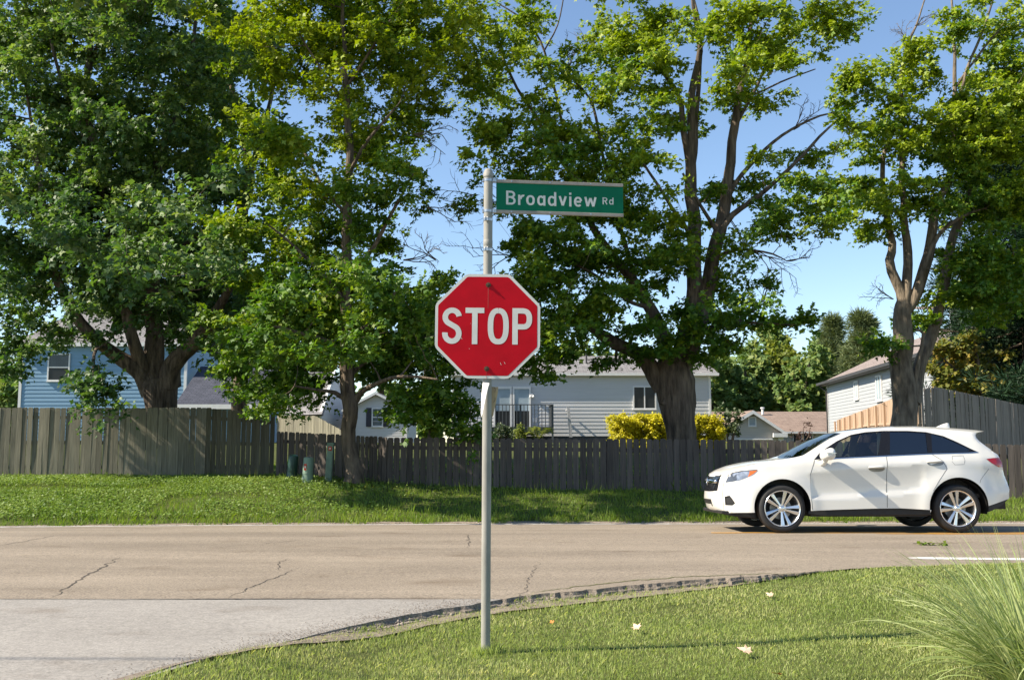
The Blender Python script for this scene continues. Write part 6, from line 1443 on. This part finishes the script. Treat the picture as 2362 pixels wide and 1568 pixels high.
# seams, handles, mirrors
def ribbon_side(name, path7, w, m, parent, off=.0015, closed=False, sgn=1):
    P = dens2(side2(path7), .03, closed); V = []; n = len(P)
    for i in range(n):
        a = Vector(P[max(0, i-1)]); b = Vector(P[min(n-1, i+1)]); t = (b-a).normalized(); q = Vector((-t.y, t.x))
        for s in (-1, 1):
            p = Vector(P[i])+q*w/2*s; V.append(Vector((p.x, YCAR-sgn*(float(halfw(p.x, p.y))+off), p.y))-CO)
    return link(name, mesh_py(name, V, [(2*i, 2*i+1, 2*i+3, 2*i+2) for i in range(n-1)]), MT[m], parent)
for sgn in (1, -1):
    hd = car_parts[sgn]; fd, rd_ = hd['front_door'], hd['rear_door']
    ribbon_side('door_seam', [(892,500),(862,600),(864,700),(870,785),(877,850)], .007, 'black_trim', fd, sgn=sgn)
    ribbon_side('door_seam', [(1398,468),(1399,600),(1402,833)], .007, 'black_trim', rd_, sgn=sgn)
    ribbon_side('door_seam', [(1716,455),(1790,500),(1826,560),(1772,640),(1728,716)], .006, 'black_trim', rd_, sgn=sgn)
    ribbon_side('fuel_flap_seam', [(1862,470),(1940,468),(1952,500),(1946,529),(1880,532),(1862,510),(1862,470)], .004, 'black_trim', body, sgn=sgn)
    ribbon_side('bumper_seam', [(2120,560),(2060,640),(2056,660)], .005, 'black_trim', body, sgn=sgn)
    ribbon_side('window_bead', [(905,500),(1050,486),(1380,470),(1700,455),(1990,447),(2046,443)], .014, 'chrome', body, .004, sgn=sgn)
    ribbon_side('headlight_brow', [(272,610),(312,587),(380,574),(488,568)], .010, 'black_trim', hd['headlight'], .007, sgn=sgn)
    for (x, y, par) in ((1330, 556, fd), (1742, 516, rd_)):
        p = on_side(x, y); yw = lambda q: YCAR-sgn*(float(halfw(q.x, q.z))+0)
        cup = MB(); V = []; 
        for k in range(20):
            a = 2*math.pi*k/20; q = Vector((p.x+.125*math.cos(a), 0, p.z-.012+.042*math.sin(a))); q.y = yw(q)-sgn*.002; V.append(q)
        cup.add(V, [tuple(range(20))]); cp = cup.build('handle_cup', MT['black_trim'], par); cp.data.materials.clear(); cp.data.materials.append(MT['alloy_dark'])
        hm = MB(); pts = []
        for k in range(9):
            f = k/8; q = Vector((p.x-.12+.24*f, 0, p.z+.012+.006*f)); q.y = yw(q)-sgn*(-.002+.024*math.sin(math.pi*min(1, max(0, f)))**.6); pts.append(q)
        hm.tube(pts, [.010, .015, .017, .018, .018, .018, .017, .015, .010], 10); hm.build('door_handle', MT['paint'], par, True)
    # mirror
    m0 = on_side(955, 480); mz = z7(980, 462, YN-.12).z; mx = z7(982, 462, YN-.12).x
    mb = MB(); yb = YCAR-sgn*(HW+.13); V = []; F = []; na, nb2 = 18, 12
    for i in range(nb2+1):
        th = math.pi*i/nb2
        for k in range(na):
            a = 2*math.pi*k/na; cx_, cy_, cz_ = math.sin(th)*math.cos(a), math.cos(th), math.sin(th)*math.sin(a)
            sq = lambda v, e: math.copysign(abs(v)**e, v)
            X_ = sq(cx_, .7)*.125; X_ = X_*(1 if X_ < 0 else .72); Z_ = sq(cz_, .75)*(.088 if cz_ > 0 else .080)*(1+.12*(X_ > 0))
            V.append((mx+X_+.02, yb-sgn*sq(cy_, .8)*.135, mz+Z_+.016*(X_/.1)))
    F = [(i*na+k, i*na+(k+1) % na, (i+1)*na+(k+1) % na, (i+1)*na+k) for i in range(nb2) for k in range(na)]
    mb.add(V, F); mr = mb.build('door_mirror', MT['paint'], fd, True)
    stk = MB(); ym = YCAR-sgn*(HW-.05); stk.tube([(mx-.03, ym, mz-.135), (mx-.02, ym-sgn*.05, mz-.12), (mx, yb+sgn*.03, mz-.05)], [.055, .045, .035], 10); stk.build('mirror_foot', MT['paint'], mr, True)
    ms = MB(); ms.box((mx+.02, yb-sgn*.137, mz+.02), (.16, .006, .012)); ms.build('mirror_lamp', MT['lamp_clear'], mr)
fn = MB(); p0 = z7(1735, 262, YCAR); p1 = z7(1838, 240, YCAR); L = p1.x-p0.x; zr0 = B3[22].z-.02
secs = [(0, 0, .0), (.25, .03, .028), (.55, .062, .034), (.85, .085, .034), (1.0, .086, .026), (1.04, .0, .03)]
V = []; 
for f, h, w in secs:
    for k in range(8):
        a = math.pi*k/7; V.append((p0.x+L*f, YCAR+w*math.cos(a)+.0001*k, zr0+.0+(h+.02)*math.sin(a)**.8))
fn.add(V, [(i*8+k, i*8+k+1, (i+1)*8+k+1, (i+1)*8+k) for i in range(len(secs)-1) for k in range(7)]); fn.build('aerial_fin', MT['paint'], car, True)
# cabin
cb = MB(); zf = .62
cb.bbox((FWX+.62, YCAR-.74, .52), (XR-.55, YCAR+.74, .58)); cbx = cb.build('cabin_floor', MT['seat'], car)
ds_ = MB(); ds_.bbox((FWX+.55, YCAR-.74, .70), (FWX+1.0, YCAR+.74, .98)); dso = ds_.build('dashboard', MT['seat'], car, bevel=.06)
SX = z7(1300, 420, YN+.5).x
for s in (-.37, .37):
    q = MB(); q.box((SX-.10, YCAR+s, .74), (.52, .50, .20)); q.box((SX+.25, YCAR+s, 1.02), (.14, .48, .62), Matrix.Rotation(rad(14), 3, 'Y')); so = q.build('seat', MT['seat'], car, bevel=.05)
    q = MB(); q.box((SX+.35, YCAR+s, 1.42), (.10, .27, .19), Matrix.Rotation(rad(10), 3, 'Y')); q.build('headrest', MT['seat'], so, bevel=.035)
q = MB(); q.box((SX+.95, YCAR, .78), (.5, 1.3, .18)); q.box((SX+1.28, YCAR, 1.04), (.14, 1.28, .58), Matrix.Rotation(rad(14), 3, 'Y')); so = q.build('rear_seat', MT['seat'], car, bevel=.05)
for s in (-.4, .4): q = MB(); q.box((SX+1.38, YCAR+s, 1.38), (.10, .25, .15)); q.build('headrest', MT['seat'], so, bevel=.03)
for sgn in (1, -1):
    q = MB(); a, b = on_side(1352, 300), on_side(1360, 470); y = lambda p: YCAR-sgn*(float(halfw(p.x, p.z))-.05)
    q.prism([(a.x-.015, y(a), a.z), (a.x+.09, y(a), a.z), (b.x+.09, y(b), b.z-.4), (b.x-.04, y(b), b.z-.4)], (0, sgn*.03, 0)); q.build('door_pillar', MT['beige'], car)
    q = MB(); a, b = on_side(1690, 305), on_side(1700, 450); q.prism([(a.x-.02, y(a), a.z), (a.x+.06, y(a), a.z), (b.x+.06, y(b), b.z), (b.x-.02, y(b), b.z)], (0, sgn*.03, 0)); q.build('rear_pillar', MT['seat'], car)
hl = wrap('headlining', 17, 25, 'beige', None, -.03)
swc = Vector((SX-.42, YCAR-.37, 1.0)); q = MB(); q.tube([swc+Vector((.10*math.sin(a)*.5, .185*math.cos(a), .17*math.sin(a))) for a in np.linspace(0, 6.283, 25)], .016, 8); q.tube([swc+Vector((0, -.17, 0)), swc+Vector((0, .17, 0))], .018, 6); q.tube([swc, swc+Vector((-.25, 0, -.12))], .03, 8); q.build('steering_wheel', MT['seat'], car, True)
car.location.z += 0; ROLL = Matrix.Translation((0, YN+.1, 0)) @ Matrix.Rotation(rad(-1.4), 4, 'X') @ Matrix.Translation((0, -YN-.1, 0))
car.matrix_world = ROLL @ Matrix.Translation(CO)

# ------------------------------------------------------------------ driver
dr_ = thing('person', (SX, YCAR-.37, .58), 'person in a dark top sitting at the wheel of the white car', 'person'); DO = Vector((SX, YCAR-.37, .58))
def skin(name, J, E, m, parent, sub=2):
    me = mesh_py(name, [Vector(p[:3]) for p in J], []); me.edges.add(len(E)); me.edges.foreach_set('vertices', [i for e in E for i in e]); me.update()
    o = link(name, me, m, parent); md = o.modifiers.new('skin', 'SKIN'); md.use_smooth_shade = True
    for i, p in enumerate(J):
        v = me.skin_vertices[0].data[i]; v.radius = (p[3], p[4] if len(p) > 4 else p[3]); v.use_root = i == 0
    s = o.modifiers.new('subsurf', 'SUBSURF'); s.levels = sub; s.render_levels = sub; return o
J = [(.06, 0, .02, .14, .17), (.10, 0, .18, .12, .15), (.14, 0, .36, .12, .16), (.14, 0, .48, .08, .10), (.12, 0, .56, .055), (.10, 0, .62, .05),
     (.12, -.19, .45, .06), (-.06, -.25, .26, .045), (-.30, -.20, .22, .036), (-.39, -.17, .22, .030), (.12, .19, .45, .06), (-.06, .25, .26, .045), (-.30, .20, .22, .036), (-.39, .17, .22, .030),
     (-.10, -.11, .0, .085), (-.42, -.13, .02, .06), (-.58, -.13, -.26, .045), (-.72, -.13, -.30, .035), (-.10, .11, .0, .085), (-.42, .13, .02, .06), (-.58, .13, -.26, .045), (-.72, .13, -.30, .035)]
E = [(0,1),(1,2),(2,3),(3,4),(4,5),(3,6),(6,7),(7,8),(8,9),(3,10),(10,11),(11,12),(12,13),(0,14),(14,15),(15,16),(16,17),(0,18),(18,19),(19,20),(20,21)]
skin('body', J, E, MT['shirt'], dr_)
bm = bmesh.new(); bmesh.ops.create_icosphere(bm, subdivisions=4, radius=1)
for v in bm.verts:
    x, y, z = v.co; jaw = 1-.22*max(0, -z); nose = .030*math.exp(-((y/.16)**2+((z+.05)/.22)**2)) if x < 0 else 0
    brow = .010*math.exp(-((z-.25)/.12)**2) if x < 0 else 0; eye = -.012*math.exp(-(((abs(y)-.38)/.16)**2+((z-.08)/.12)**2)) if x < 0 else 0
    lip = .006*math.exp(-((y/.3)**2+((z+.45)/.07)**2)) if x < 0 else 0; ear = .022*math.exp(-(((x-.05)/.16)**2+((z-.02)/.25)**2)) if abs(y) > .8 else 0
    v.co = Vector((.08+x*.098*jaw-nose-brow-eye-lip, y*.078*jaw+math.copysign(ear, y), .70+z*.122))
me = bpy.data.meshes.new('head'); bm.to_mesh(me); bm.free(); me.polygons.foreach_set('use_smooth', [True]*len(me.polygons)); hd_ = link('head', me, MT['skin'], dr_)
bm = bmesh.new(); bmesh.ops.create_icosphere(bm, subdivisions=3, radius=1)
for v in bm.verts:
    x, y, z = v.co; v.co = Vector((.095+x*.103, y*.086, .72+max(z, -.25-.5*(x > 0)-.0)*.118+.0))
bmesh.ops.delete(bm, geom=[f for f in bm.faces if f.calc_center_median().x < .055 and f.calc_center_median().z < .775], context='FACES')
me = bpy.data.meshes.new('hair'); bm.to_mesh(me); bm.free(); me.polygons.foreach_set('use_smooth', [True]*len(me.polygons)); link('hair', me, MT['hair'], hd_)
for s in (-1, 1):
    b = Vector((-.39, s*.17, .22)); Jh = [(*b, .026), (b.x-.035, b.y, b.z+.01, .026, .036), (b.x-.06, b.y, b.z+.015, .022, .034)]; Eh = [(0, 1), (1, 2)]
    for k in range(4):
        yk = b.y+(k-1.5)*.019; ln = (.030, .036, .034, .026)[k]; i = len(Jh)
        Jh += [(b.x-.085, yk, b.z+.02, .009), (b.x-.085-ln*.6, yk, b.z-.002, .0085), (b.x-.08-ln*.3, yk, b.z-.03, .0075)]; Eh += [(2, i), (i, i+1), (i+1, i+2)]
    i = len(Jh); Jh += [(b.x-.04, b.y-s*.038, b.z-.004, .0105), (b.x-.065, b.y-s*.042, b.z-.022, .009), (b.x-.085, b.y-s*.035, b.z-.032, .008)]; Eh += [(1, i), (i, i+1), (i+1, i+2)]
    skin('hand', Jh, Eh, MT['skin'], dr_, 1)
